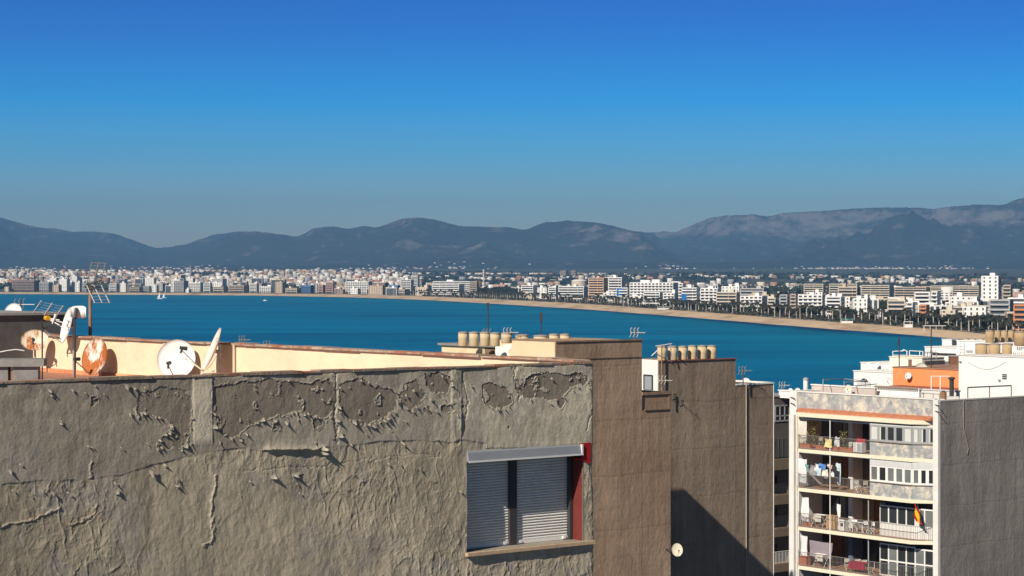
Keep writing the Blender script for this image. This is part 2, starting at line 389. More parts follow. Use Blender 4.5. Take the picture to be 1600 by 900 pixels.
def slab_block(name, loc, w, d, h, rz, col, style, label, cat, group=None, parts=True, rail='white', roofhouse=1, seed=0, floor=3.1):
    """hotel or apartment block: dark glazed core with storeys of balconies or punched walls in front of it"""
    R = random.Random(seed*7+3)
    ax = Vector((math.cos(rz), math.sin(rz), 0)); ay = Vector((-math.sin(rz), math.cos(rz), 0))
    wm = WALLS[col]
    root = thing(name, label, cat, loc, group) if parts else None
    n = max(1, round(h/floor)); fh = h/n
    core = MB(loc, ax, ay)
    wi = w/2; di = d/2
    nb = max(2, round(w/4.2)); bw = w/nb; ns = max(2, round(d/4.5)); sw = d/ns
    core.mi = 1; core.box(-wi+.5, wi-.5, -di+.5, di-.5, 0, h-.2); core.mi = 0
    core.box(-wi, wi, -di, di, h-.5, h+.5)                 # roof slab and parapet
    core.box(-wi, -wi+.9, -di, di, -1, h-.5); core.box(wi-.9, wi, -di, di, -1, h-.5)
    if style == 'blank_sides':
        core.box(-wi-.01, -wi+.6, -di, di, 0, h); core.box(wi-.6, wi+.01, -di, di, 0, h)
    else:
        for sgn in (-1, 1):
            for k in range(n):
                core.box(sgn*wi, sgn*(wi-.7), -di, di, k*fh-.1, k*fh+1.15)
            for j in range(ns+1):
                core.box(sgn*wi, sgn*(wi-.65), -di+j*sw-.9, -di+j*sw+.9, 0, h)
    for sgn in (-1, 1):
        if style in ('grid', 'punched'):
            pw = .8 if style == 'grid' else bw*.34
            for j in range(nb+1):
                core.box(max(-wi, -wi+j*bw-pw), min(wi, -wi+j*bw+pw), sgn*(di+.02), sgn*(di-.7), -1, h-.5)
            if style == 'punched':
                for k in range(n): core.box(-wi, wi, sgn*(di), sgn*(di-.68), k*fh-.1, k*fh+1.3)
        else:
            for j in range(0, nb+1, 3):
                core.box(-wi+j*bw-.15, -wi+j*bw+.15, sgn*(di+.9), sgn*(di-.7), -1, h-.3)
    for _ in range(roofhouse):
        a = R.uniform(-wi*.7, wi*.5); ww = R.uniform(3, max(4, wi*.5)); hh_ = R.uniform(2.4, 4)
        core.box(a, min(a+ww, wi-.5), -di*.6, di*.5, h+.5, h+hh_)
    o = core.build('wall' if parts else name, [wm, GLASS], root, None if parts else loc)
    if not parts: tag(o, label, cat, group)
    tgt = None if parts else core
    if style in ('balcony', 'grid', 'blank_sides') and parts:
        for k in range(1, n):
            b = MB(loc, ax, ay)
            for sgn in (-1, 1):
                b.box(-wi, wi, sgn*(di-.3), sgn*(di+1.3), k*fh-.15, k*fh+.1); b.box(-wi, wi, sgn*(di+1.2), sgn*(di+1.32), k*fh+.1, k*fh+(1.0 if rail == 'white' else .35))
            b.build('balcony', wm, root)
    return root or o

LM = [(20, 'far left edge of the bay'), (155, 'tall rooftop aerial'), (252, 'two sailboats'), (420, 'single motor boat'), (560, 'long flat-roofed hotel row'), (700, 'big striped beachfront hotel'),
      (880, 'twin far towers'), (940, 'peach hotel'), (1025, 'wide white terrace hotel'), (1180, 'low white hotel row'), (1300, 'long beige block'), (1450, 'dark pine grove'), (1550, 'tall white tower')]
def near_lm(px):
    return min(LM, key=lambda t: abs(t[0]-px))

# explicit buildings read off the photograph: x0, x1, top row, distance behind the sand, colour, style, description, roofhouses
HOT = [
 (17, 62, 438, 150, 'brown', 'balcony', 'long dark brown hotel slab with stripes of balconies by the water on the far left', 0),
 (7, 17, 446, 130, 'cream', 'punched', 'small cream block stepped against the left end of the brown hotel slab', 0),
 (61, 81, 441, 160, 'grey', 'grid', 'dark grey gridded block just right of the brown hotel slab', 0),
 (82, 95, 443, 130, 'tan', 'punched', 'tan shore block between the grey gridded block and a white terrace', 1),
 (96, 116, 441, 200, 'white', 'balcony', 'white terraced block on the left shore, behind the aerial panel', 1),
 (117, 127, 439, 170, 'white', 'punched', 'pale narrow block left of the tall rooftop aerial pole', 1),
 (128, 139, 442, 150, 'grey', 'grid', 'grey glazed block directly left of the tall aerial pole', 0),
 (170, 186, 441, 150, 'white', 'balcony', 'white banded block just right of the tall aerial pole', 0),
 (187, 200, 443, 190, 'white', 'punched', 'white arched-looking low block right of the aerial', 1),
 (202, 222, 446, 120, 'tan', 'balcony', 'tan shore block with terraces left of the sailboats', 1),
 (223, 236, 447, 150, 'grey', 'grid', 'blue grey office block behind the left sailboat', 0),
 (237, 247, 443, 160, 'white', 'punched', 'slim white block above the left sailboat', 0),
 (271, 293, 439, 140, 'grey', 'grid', 'greenish glass fronted hotel right of the sailboats', 0),
 (294, 319, 439, 220, 'white', 'grid', 'white gridded hotel behind the glass fronted one', 1),
 (266, 288, 430, 900, 'cream', 'punched', 'pair-like cream slab rising behind the glass fronted hotel', 1),
 (290, 298, 450, 100, 'white', 'punched', 'low white villa at the foot of the gridded hotel', 1),
 (318, 331, 442, 120, 'white', 'balcony', 'white stepped block with an arcade, left of centre shore', 1),
 (332, 355, 446, 130, 'cream', 'balcony', 'cream terraced block on the left shore', 1),
 (357, 388, 446, 130, 'tan', 'balcony', 'tan terraced hotel on the shore above the motor boat', 1),
 (330, 353, 436, 500, 'white', 'balcony', 'white slab standing behind the cream terraced block', 0),
 (390, 404, 443, 140, 'white', 'balcony', 'white hotel with banded front left of the motor boat', 1),
 (405, 428, 445, 150, 'white', 'grid', 'white hotel with a gridded front above the motor boat', 1),
 (430, 444, 441, 130, 'tan', 'punched', 'tan narrow hotel right of the motor boat', 1),
 (446, 470, 448, 110, 'cream', 'balcony', 'low cream beachfront block left of the blue one', 1),
 (471, 490, 446, 120, 'blue', 'grid', 'blue fronted low hotel on the beach', 0),
 (497, 508, 443, 110, 'pink', 'balcony', 'pinkish apartment block, left of a pair on the beach', 0),
 (509, 523, 441.5, 120, 'pink', 'balcony', 'pinkish apartment block, right of a pair on the beach', 1),
 (525, 539, 450, 90, 'brown', 'punched', 'low brown house right of the pinkish pair', 1),
 (540, 581, 440, 160, 'white', 'grid', 'wide white hotel with a pale green tinted gridded front', 1),
 (548, 563, 451, 90, 'white', 'punched', 'low white villa before the wide white gridded hotel', 1),
 (582, 607, 442, 180, 'brown', 'grid', 'brown hotel with small square windows right of the wide white one', 0),
 (608, 625, 446, 180, 'blue', 'punched', 'dark blue low shop block beside the white tower hotel', 0),
 (626, 646, 437, 200, 'white', 'balcony', 'white six storey tower hotel with long balconies', 1),
 (643, 655, 430, 900, 'white', 'blank_sides', 'blank white tower behind the six storey hotel', 0),
 (608, 640, 452, 110, 'cream', 'balcony', 'low cream terrace block with palms in front', 1),
 (649, 674, 449, 120, 'cream', 'punched', 'low cream block left of the big striped hotel', 1),
 (675, 725, 445, 110, 'white', 'balcony', 'big striped white beachfront hotel with five long balcony rows', 0),
 (676, 743, 440, 330, 'white', 'blank_sides', 'long white slab rising behind the striped beachfront hotel', 1),
 (734, 748, 440, 260, 'tan', 'blank_sides', 'tan end block at the right of the long white slab', 0),
 (755, 757.5, 421, 3500, 'cream', 'punched', 'thin far church-like tower on the plain', 0),
 (876, 887, 423, 4500, 'tan', 'blank_sides', 'left of the twin far towers on the plain', 0),
 (892, 902, 423, 4500, 'tan', 'blank_sides', 'right of the twin far towers on the plain', 0),
 (815, 838, 446, 180, 'white', 'balcony', 'white hotel at the right edge of the dark trees', 1),
 (840, 858, 450, 180, 'white', 'punched', 'white low block next to the hotel by the dark trees', 1),
 (857, 872, 449, 150, 'white', 'balcony', 'white balconied block left of the banded hotel', 1),
 (873, 919, 448, 150, 'white', 'balcony', 'wide white banded hotel under the round storage tank', 1),
 (920, 950, 434.5, 170, 'peach', 'balcony', 'peach coloured hotel with nine rows of balconies', 1),
 (951, 977, 434, 190, 'white', 'balcony', 'white hotel joined to the right side of the peach hotel', 1),
 (964, 985, 450, 120, 'white', 'blank_sides', 'white block carrying a blue billboard wall', 0),
 (985, 1060, 442, 240, 'white', 'grid', 'widest white terrace hotel with six rows of arched loggias', 2),
 (1006, 1036, 457, 140, 'white', 'balcony', 'low white annexe in front of the widest terrace hotel', 0),
 (1037, 1060, 458, 130, 'white', 'grid', 'low gridded block right of the white annexe', 1),
 (1061, 1072, 443, 260, 'white', 'blank_sides', 'blank white stair tower at the end of the terrace hotel', 0),
 (1066, 1094, 450, 160, 'white', 'blank_sides', 'plain white hotel with one deep blue gable', 1),
 (1095, 1127, 451, 170, 'white', 'grid', 'white hotel of large square balconies beside the blue gable', 1),
 (1120, 1157, 457, 110, 'cream', 'balcony', 'cream curved-look terrace block among the palms', 1),
 (1128, 1160, 448, 330, 'white', 'punched', 'white stepped building behind the cream terraces', 2),
 (1158, 1200, 463, 110, 'white', 'grid', 'long low white block with square openings', 1),
 (1158, 1202, 451, 300, 'grey', 'balcony', 'grey topped long hall behind the low white block', 1),
 (1200, 1218, 466, 130, 'cream', 'balcony', 'cream block with an orange awning band', 1),
 (1219, 1236, 461, 140, 'grey', 'balcony', 'grey metal clad block with horizontal fins', 0),
 (1237, 1247, 460, 140, 'tan', 'blank_sides', 'tan blank gable beside the grey finned block', 0),
 (1248, 1291, 461, 150, 'white', 'grid', 'white hotel with scalloped loggias in four rows', 1),
 (1292, 1321, 464, 150, 'white', 'balcony', 'cream white stepped hotel right of the scalloped one', 1),
 (1311, 1346, 449, 380, 'tan', 'balcony', 'tan and rose hotel rising over the stepped white one', 1),
 (1334, 1362, 467, 110, 'white', 'punched', 'white crooked cluster house left of the pines', 2),
 (1257, 1292, 444, 1300, 'cream', 'balcony', 'left wing of the long beige block', 0),
 (1297, 1345, 444, 1300, 'cream', 'balcony', 'middle wing of the long beige block', 0),
 (1348, 1398, 446, 1300, 'cream', 'blank_sides', 'plain right wing of the long beige block', 0),
 (1400, 1455, 449, 1300, 'tan', 'blank_sides', 'long tan hall under the far roofs', 0),
 (1457, 1534, 447, 1400, 'cream', 'blank_sides', 'long cream hangar left of the tall white tower', 0),
 (1388, 1421, 470, 110, 'cream', 'balcony', 'cream stepped apartment house before the pines', 1),
 (1420, 1429, 473, 90, 'white', 'blank_sides', 'narrow white blank slab on the palm row', 0),
 (1430, 1458, 457, 260, 'white', 'balcony', 'white six floor hotel with shaded balcony bands amid the pines', 0),
 (1458, 1470, 456, 255, 'white', 'blank_sides', 'blank white gable end closing the hotel amid the pines', 0),
 (1440, 1453, 477, 90, 'orange', 'blank_sides', 'small ochre yellow cube house under the pines', 0),
 (1486, 1535, 464, 330, 'white', 'punched', 'low white school-like block left of the tall tower', 1),
 (1470, 1500, 485, 60, 'cream', 'punched', 'cream villa with terraces among the palms', 1),
 (1480, 1516, 480, 110, 'cream', 'balcony', 'cream low hotel wing behind the palms', 1),
 (1505, 1546, 480, 140, 'white', 'punched', 'white flat roofed pavilion behind the palms', 0),
 (1535, 1567, 432, 420, 'white', 'punched', 'tall white tower with thirteen floors, highest on the shore', 1),
 (1548, 1586, 469, 110, 'grey', 'balcony', 'silver grey banded office hotel below the tall tower', 0),
 (1568, 1585, 446, 700, 'tan', 'blank_sides', 'plain tan hall right of the tall tower', 0),
 (1576, 1612, 466, 240, 'white', 'balcony', 'white block behind the orange one at the right edge', 1),
 (1586, 1640, 477, 60, 'orange', 'balcony', 'orange apartment block cut by the right edge', 1),
]
GLAB = set()
for i, (x0, x1, yt, off, colr, sty, lab, rh) in enumerate(HOT):
    if x1 < 540 and off < 400 and i % 2: yt += 2.5
    pc = (x0+x1)/2; Yc_ = GY(pc, off); z0 = float(groundZ(Yc_))
    wpx = (x1-x0)/F*Yc_; h = H-(yt-HY)/F*Yc_-z0
    if h < 4: h = 4
    rz = math.radians(-23)+math.radians((i*37 % 17)-8)*.6
    d = min(18, max(9, wpx*.5)) if wpx < 60 else 16
    if colr in ('tan',) and off > 3000: d = 14
    s = abs(math.sin(rz)); w = max(5, (wpx-s*d)/math.cos(rz))
    slab_block('hotel' if x1-x0 > 15 else 'apartment_block', ((pc-800)/F*Yc_, Yc_+d/2, z0), w, d, h, rz, colr, sty, lab, 'hotel' if x1-x0 > 15 else 'apartment block',
               seed=i, roofhouse=rh)

# small far blocks: individuals with storeys, of a dozen shapes, then one mass behind
R = random.Random(21)
protos = {}
def far_block(px, Y, colr, w, n, k, label, group):
    key = (colr, w, n, k)
    z0 = float(groundZ(Y)); loc = Vector(((px-800)/F*Y, Y, z0-.3))
    if key not in protos:
        o = slab_block('apartment_block', loc, w, 12+2*k, n*3.1, math.radians(-16+9*k), colr, ('punched', 'balcony', 'grid')[k], label, 'apartment block', group, parts=False, seed=k+n, roofhouse=1)
        protos[key] = o; return o
    o = protos[key].copy(); COL.objects.link(o); o.location = loc; o['label'] = label; o['group'] = group
    return o
cc = ['white', 'white', 'cream', 'cream', 'tan', 'white', 'grey', 'white', 'cream', 'tan', 'pink']
BAND = [(420, 1100, 'second'), (1500, 2600, 'third')]
for i in range(208):
    if i < 105: px = R.uniform(-60, 620); Y = float(shoreY(px))+R.uniform(250, 1500)
    elif i < 180: px = R.uniform(820, 1620); Y = GY(px, R.uniform(120, 520))
    else: px = R.uniform(620, 1650); Y = float(shoreY(px))+R.uniform(520, 2200)
    colr = R.choice(cc if not 105 <= i < 180 else ['white', 'white', 'white', 'cream']); n = R.choice([3, 4, 5, 6, 8]) if px < 620 else R.choice([2, 3, 4, 5]); w = R.choice([12, 18, 26])
    if px > 620:
        top = HY+(H-(float(groundZ(Y))+n*3.1))/Y*F
        if top < 438: n = 2
    lmx, lmn = near_lm(px)
    side = 'left of' if px < lmx-8 else ('right of' if px > lmx+8 else 'above')
    sz = 'low' if n <= 4 else ('mid-height' if n <= 6 else 'tall'); wd = {12: 'narrow', 18: 'medium-wide', 26: 'broad'}[w]
    dp = 'block behind the shore' if Y-float(shoreY(px)) < 1000 else 'block deep inland'
    cn = {'pink': 'rosy', 'grey': 'dark grey'}.get(colr, colr)
    lab = '%s %s %s %s, %s %s' % (sz, wd, cn, dp, side, lmn)
    far_block(px, Y, colr, w, n, R.choice([0, 1, 2]), lab, 'small blocks of the far town, '+lab)

def boxes_stuff(name, label, items, mat):
    """many tiny boxes as one mass; items: x,y,z,w,d,h,rot,rgb"""
    it = np.array(items, float); n = len(it)
    base_ = np.array([[-.5, -.5, 0], [.5, -.5, 0], [.5, .5, 0], [-.5, .5, 0], [-.5, -.5, 1], [.5, -.5, 1], [.5, .5, 1], [-.5, .5, 1]])
    vv = base_[None]*it[:, None, 3:6]
    c, s_ = np.cos(it[:, 6])[:, None], np.sin(it[:, 6])[:, None]
    x = vv[..., 0]*c-vv[..., 1]*s_; y = vv[..., 0]*s_+vv[..., 1]*c
    vv = np.stack([x+it[:, None, 0], y+it[:, None, 1], vv[..., 2]+it[:, None, 2]], -1).reshape(-1, 3)
    fb = np.array([[0, 1, 5, 4], [1, 2, 6, 5], [2, 3, 7, 6], [3, 0, 4, 7], [4, 5, 6, 7]])
    ff = (fb[None]+np.arange(n)[:, None, None]*8).reshape(-1, 4)
    cl = np.repeat(it[:, 7:10], 8, 0)
    o = np_mesh(name, vv, ff, [mat], attrs={'col': cl}); tag(o, label, kind='stuff')
    return o
def mass_material():
    m = bpy.data.materials.new('far_town_walls'); m.use_nodes = True; t = m.node_tree; bs = t.nodes['Principled BSDF']
    at = t.nodes.new('ShaderNodeAttribute'); at.attribute_name = 'col'
    g = t.nodes.new('ShaderNodeNewGeometry'); sp = t.nodes.new('ShaderNodeSeparateXYZ'); t.links.new(g.outputs['Position'], sp.inputs[0])
    # rows of windows: storeys in z, bays along the wall; roofs have none
    def frac(sock, sc_):
        a = t.nodes.new('ShaderNodeMath'); a.operation = 'MULTIPLY'; a.inputs[1].default_value = sc_; t.links.new(sock, a.inputs[0])
        b = t.nodes.new('ShaderNodeMath'); b.operation = 'FRACT'; t.links.new(a.outputs[0], b.inputs[0])
        c_ = t.nodes.new('ShaderNodeMath'); c_.operation = 'GREATER_THAN'; c_.inputs[1].default_value = .5; t.links.new(b.outputs[0], c_.inputs[0]); return c_.outputs[0]
    xy = t.nodes.new('ShaderNodeMath'); xy.operation = 'ADD'; t.links.new(sp.outputs['X'], xy.inputs[0]); t.links.new(sp.outputs['Y'], xy.inputs[1])
    a = frac(sp.outputs['Z'], 1/3.1); b = frac(xy.outputs[0], 1/3.7)
    mu = t.nodes.new('ShaderNodeMath'); mu.operation = 'MULTIPLY'; t.links.new(a, mu.inputs[0]); t.links.new(b, mu.inputs[1])
    ns = t.nodes.new('ShaderNodeSeparateXYZ'); t.links.new(g.outputs['Normal'], ns.inputs[0])
    up = t.nodes.new('ShaderNodeMath'); up.operation = 'LESS_THAN'; up.inputs[1].default_value = .5; t.links.new(ns.outputs['Z'], up.inputs[0])
    mu2 = t.nodes.new('ShaderNodeMath'); mu2.operation = 'MULTIPLY'; t.links.new(mu.outputs[0], mu2.inputs[0]); t.links.new(up.outputs[0], mu2.inputs[1])
    mx = t.nodes.new('ShaderNodeMix'); mx.data_type = 'RGBA'; mx.inputs['B'].default_value = (.05, .06, .07, 1)
    t.links.new(mu2.outputs[0], mx.inputs['Factor']); t.links.new(at.outputs['Color'], mx.inputs['A']); t.links.new(mx.outputs['Result'], bs.inputs['Base Color'])
    bs.inputs['Roughness'].default_value = .9
    return m
RGB = {'white': (.78, .76, .72), 'cream': (.66, .57, .45), 'tan': (.46, .36, .28), 'pink': (.58, .38, .31), 'grey': (.33, .33, .34), 'roof': (.40, .2, .13)}
items = []
for i in range(9500):
    left = R.random() < .7
    px = R.uniform(-500, 640) if left else R.uniform(600, 2100)
    sy = float(shoreY(px))
    Y = sy+ (R.uniform(1300, 5200) if left else 900+R.random()**.7*5200)
    X = (px-800)/F*Y
    if float(fbm(np.array(X/500.), np.array(Y/500.), 3, 9)) < (.40 if left else .5): continue
    big_ = R.random() < (.5 if left else .12)
    h = R.uniform(7, 20) if big_ else R.uniform(5, 10)
    w = R.uniform(8, 17) if big_ else R.uniform(8, 20)
    if not left:
        top = HY+(H-(float(groundZ(Y))+h))/Y*F
        if top < 430: h = 5
    c = RGB[R.choice(['white', 'white', 'cream', 'cream', 'tan', 'white', 'white', 'grey', 'cream', 'tan', 'roof', 'grey'])]; j = R.uniform(.85, 1.1)
    items.append((X, Y, float(groundZ(Y))-1, w, R.uniform(9, 18), h+1, R.uniform(-.6, .2), c[0]*j, c[1]*j, c[2]*j))
for i in range(300):   # villages on the foothills
    cx = R.choice([(250, 60), (310, 50), (60, 40), (1345, 45), (1390, 40), (1300, 60), (1350, 50), (560, 60), (1050, 60), (1480, 60), (700, 60)])
    px = R.gauss(cx[0], cx[1]*.7); Y = 12000+R.random()**1.3*2300
    c = RGB[R.choice(['white', 'cream', 'tan'])]
    ii = int(np.argmin(abs(mp_-px))); jj = int(np.argmin(abs(Ym-Y))); zz = float(ZZ[jj, ii]) if Y > 12600 else float(groundZ(Y))
    items.append(((px-800)/F*Y, Y, zz-6, R.uniform(8, 20), 10, R.uniform(9, 12), R.uniform(-.4, .3), *c))
boxes_stuff('far_town', 'mass of tiny pale houses filling the plain behind the shore', items, mass_material())

# storage tank, boats
def simple(name, label, cat, mb, mat, loc, group=None):
    o = mb.build(name, mat, None, loc); return tag(o, label, cat, group)
Yt = 3600; c = W(905, 447, Yt); zb = float(groundZ(Yt)); zt = H-(437.5-HY)/F*Yt
t_ = thing('storage_tank', 'round cream storage tank with a domed lid behind the banded hotel', 'storage tank', (c.x, Yt, zb))
MB().lathe((c.x, Yt, zb), [(12.6, 0), (12.6, zt-zb-1.5)], 32).build('wall', WALLS['cream'], t_)
MB().lathe((c.x, Yt, zb), [(12.9, zt-zb-1.5), (12.9, zt-zb-1), (8, zt-zb+.6), (.2, zt-zb+1.2)], 32).build('lid', WALLS['white'], t_)
# blue wall panels of two hotels are parts of nothing else: build them as sign board and gable
def board(px0, px1, y0, y1, Y, label, name, cat, mat):
    a = W(px0, y1, Y); b = W(px1, y0, Y); m = MB(); m.box(a.x, b.x, Y-.25, Y+.25, a.z, b.z)
    m.box(a.x+1, a.x+1.5, Y+.25, Y+.7, 3, b.z-1); m.box(b.x-1.5, b.x-1, Y+.25, Y+.7, 3, b.z-1)
    return simple(name, label, cat, m, mat, (a.x, Y, a.z))
blue = M('blue_panel', (.03, .11, .42), col2=(.02, .22, .55), scale=.3, thr=(.45, .55), rough=.6)
board(964, 973, 450, 462.5, GY(970, 105), 'deep blue billboard wall on a white hotel block', 'billboard', 'billboard', blue)
board(1065, 1073, 459, 474, GY(1070, 120), 'tall blue hoarding beside the plain white hotel', 'billboard', 'billboard', blue)

whitep = M('white_paint', (.82, .82, .80), var=.05, scale=4, rough=.6)
for px, py, s_, lab in ((249.5, 467, 1.0, 'white sailboat with a tall sail, left of the two'), (256.5, 465.5, .8, 'smaller white sailboat, right of the two')):
    Y = F*H/(py-HY); p = Vector(((px-800)/F*Y, Y, 0))
    b = thing('sailboat', lab, 'sailboat', p, 'sailboats out in the bay')
    hb = MB(p); hb.prism([(-4*s_, -.9), (3*s_, -1.1), (5.2*s_, 0), (3*s_, 1.1), (-4*s_, .9)], -.3, 1.0*s_); hb.build('hull', whitep, b)
    MB(p).tube((0.5, 0, .5), (.5, 0, 11.5*s_), .1).build('mast', M('aluminium', (.6, .6, .6), metal=.6, rough=.4), b)
    sm_ = MB(p); sm_.add([sm_.P(.3, 0, 1.7*s_), sm_.P(-3.8*s_, 0.5, 1.8*s_), sm_.P(-1.6*s_, .4, 6*s_), sm_.P(.35, 0, 11.2*s_), sm_.P(.3, .12, 1.7*s_), sm_.P(-3.8*s_, .62, 1.8*s_), sm_.P(-1.6*s_, .52, 6*s_), sm_.P(.35, .12, 11.2*s_)],
            [(0, 1, 2, 3), (7, 6, 5, 4), (0, 4, 5, 1), (1, 5, 6, 2), (2, 6, 7, 3)]); sm_.build('sail', whitep, b)
Y = F*H/(470-HY); p = Vector(((414-800)/F*Y, Y, 0))
b = thing('motor_boat', 'small white motor boat alone in mid bay', 'motor boat', p)
MB(p).prism([(-2.6, -.9), (1.5, -1), (3.2, 0), (1.5, 1), (-2.6, .9)], -.2, .9).build('hull', whitep, b)
MB(p).prism([(-.9, -.6), (.9, -.6), (.9, .6), (-.9, .6)], .9, 1.8).build('cabin', whitep, b)

# palms -------------------------------------------------------------------
trunkm = M('palm_trunk_bark', (.58, .51, .43), var=.2, scale=2, rough=.95)
frondm = M('palm_frond', (.052, .052, .034), var=.35, scale=.6, col2=(.09, .075, .05), thr=(.5, .7), rough=.7)
def palm_meshes(seed, h):
    R = random.Random(seed)
    tr = MB(); pts = [(0, 0, -.5), (.15, 0, h*.5), (.25*R.uniform(-1, 1), .1, h)]
    tr.tube(pts[0], pts[1], .34, 7, .27); tr.tube(pts[1], pts[2], .27, 7, .26)
    cr = MB()
    for i in range(34):
        az = i*2.399+R.uniform(-.2, .2); el = R.uniform(-.7, 1.25); ln = R.uniform(2.2, 3.1)
        c = Vector(pts[2]); prev = None
        d = Vector((math.cos(az), math.sin(az), 0)); side = Vector((-math.sin(az), math.cos(az), 0))
        for k in range(5):
            t = k/4; wd = (.12, .5, .6, .45, .05)[k]
            p = c+d*(ln*t*math.cos(el*.6))+Vector((0, 0, math.sin(el)*ln*t-1.7*t*t))
            dr = Vector((0, 0, -wd*.55))
            cur = [p+side*wd+dr, p, p-side*wd+dr]
            if prev: cr.add(prev+cur, [(0, 1, 4, 3), (1, 2, 5, 4)])
            prev = cur
    return tr, cr
palm_protos = []
for k, h in enumerate((8.5, 9.8, 11)):
    tr, cr = palm_meshes(k+50, h)
    r = thing('palm_tree', 'tall palm with a pale bare trunk in the row behind the beach', 'palm tree', (0, 0, 0), 'palms lining the promenade behind the beach')
    tr.build('trunk', trunkm, r); cr.build('crown', frondm, r); palm_protos.append([r, False])
def put_palm(p, k, s, rz, lab=None, grp=None):
    pr = palm_protos[k]
    if not pr[1]:
        pr[1] = True; pr[0].location = p; pr[0].rotation_euler = (0, 0, rz); pr[0].scale = (s, s, s); return pr[0]
    return dup(pr[0], p, rz=rz, sc=s, label=lab, group=grp)
R = random.Random(5)
# walk the back of the beach by arc length
pp = np.linspace(1640, 640, 3000); py_ = shoreY(pp)+sandW(pp)*1.05; px_ = (pp-800)/F*py_
arc = np.concatenate([[0], np.cumsum(np.hypot(np.diff(px_), np.diff(py_)))])
step = arc[-1]/160
for i in range(160):
    s0 = (i+R.uniform(-.25, .25))*step+2
    X = float(np.interp(s0, arc, px_)); Y = float(np.interp(s0, arc, py_))
    put_palm((X+2, Y+R.uniform(2, 8), 3.2), R.choice([0, 1, 2]), R.uniform(.85, 1.08), R.uniform(0, 6))
for i in range(130):
    s0 = R.random()**1.35*arc[-1]
    X = float(np.interp(s0, arc, px_)); Y = float(np.interp(s0, arc, py_))
    o = put_palm((X+R.uniform(8, 30), Y+R.uniform(10, 45), 3.2), R.choice([0, 1, 2]), R.uniform(.75, 1.0), R.uniform(0, 6),
             'palm among the shrubs and gardens just inland of the promenade row', 'garden palms inland of the promenade')

# broadleaf and pine trees, bushes: clumps of small leaf faces
leafd = M('pine_foliage', (.030, .042, .026), var=.45, scale=.35, rough=.8)
leafg = M('garden_foliage', (.052, .054, .038), var=.4, scale=.5, rough=.8)
def crown_mb(seed, rx, ry, rz_, zc, n, ls):
    R = random.Random(seed); cr = MB()
    lobes = [(Vector((R.uniform(-.6, .6)*rx, R.uniform(-.6, .6)*ry, zc+R.uniform(-.35, .45)*rz_)), R.uniform(.35, .6)) for _ in range(9)]
    for _ in range(n):
        c, rr_ = R.choice(lobes)
        d = Vector((R.gauss(0, 1), R.gauss(0, 1), R.gauss(0, 1))).normalized()*(R.random()**.4)
        p = c+Vector((d.x*rx*rr_, d.y*ry*rr_, d.z*rz_*rr_))
        a = Vector((R.gauss(0, 1), R.gauss(0, 1), R.gauss(0, 1))).normalized(); b_ = a.orthogonal().normalized(); s = ls*R.uniform(.6, 1.4)
        cr.add([p+a*s, p+b_*s*.8, p-a*s, p-b_*s*.8], [(0, 1, 2, 3)])
    return cr
tree_protos = []
for k, (rx, h, mt, nm, lab) in enumerate(((7.5, 9, leafd, 'pine_tree', ''), (5.5, 8, leafd, 'pine_tree', ''), (4.2, 6, leafg, 'garden_tree', ''))):
    r = thing(nm, 'x', 'tree', (0, 0, 0)); tb = MB(); tb.tube((0, 0, -.5), (.2, .1, h*.75), .35, 7, .2)
    for j in range(4): tb.tube((.1, 0, h*(.35+.08*j)), (math.cos(j*1.7)*rx*.5, math.sin(j*1.7)*rx*.5, h*.85), .16, 5, .07)
    tb.build('trunk', M('tree_bark', (.12, .09, .07), var=.2), r)
    crown_mb(80+k, rx, rx, h*.38, h*.85, 800, .75).build('crown', mt, r); tree_protos.append([r, False])
def put_tree(p, k, s, rz, lab, grp, cat='tree'):
    pr = tree_protos[k]
    if not pr[1]:
        pr[1] = True; pr[0].location = p; pr[0].scale = (s, s, s); tag(pr[0], lab, cat, grp); return
    dup(pr[0], p, lab, grp, rz, s)
def trees(n, x0, x1, o0, o1, ks, smin, smax, lab, grp):
    for _ in range(n):
        px = R.uniform(x0, x1); Y = GY(px, R.uniform(o0, o1))
        put_tree(((px-800)/F*Y, Y, float(groundZ(Y))), R.choice(ks), R.uniform(smin, smax), R.uniform(0, 6), lab, grp)
trees(26, 1362, 1425, 300, 420, [0], .9, 1.25, 'dark umbrella pine in the grove left of the white six floor hotel', 'pines of the left grove')
trees(22, 1462, 1520, 170, 290, [0], .85, 1.1, 'dark round pine in the grove below the low school-like block', 'pines of the right grove')
trees(36, 745, 815, 120, 900, [0, 1], .9, 1.3, 'dark pine in the wood right of the long white slab', 'pines of the central wood')
trees(30, 640, 1000, 40, 110, [2], .7, 1.0, 'garden tree at the foot of the central hotels', 'garden trees below the central hotels')
trees(50, 1000, 1350, 25, 95, [2, 1], .7, 1.0, 'garden tree behind the promenade below the white hotels', 'garden trees below the white hotels')
trees(40, 1350, 1620, 15, 90, [2, 1], .7, 1.05, 'garden tree behind the palms below the pine groves', 'garden trees on the right shore')
trees(8, 1500, 1535, 300, 400, [1], .8, 1, 'small pine beside the foot of the tall white tower', 'pines at the foot of the tower')
trees(12, 1568, 1620, 250, 420, [1], .8, 1, 'dark pine between the tall tower and the right edge', 'pines right of the tower')
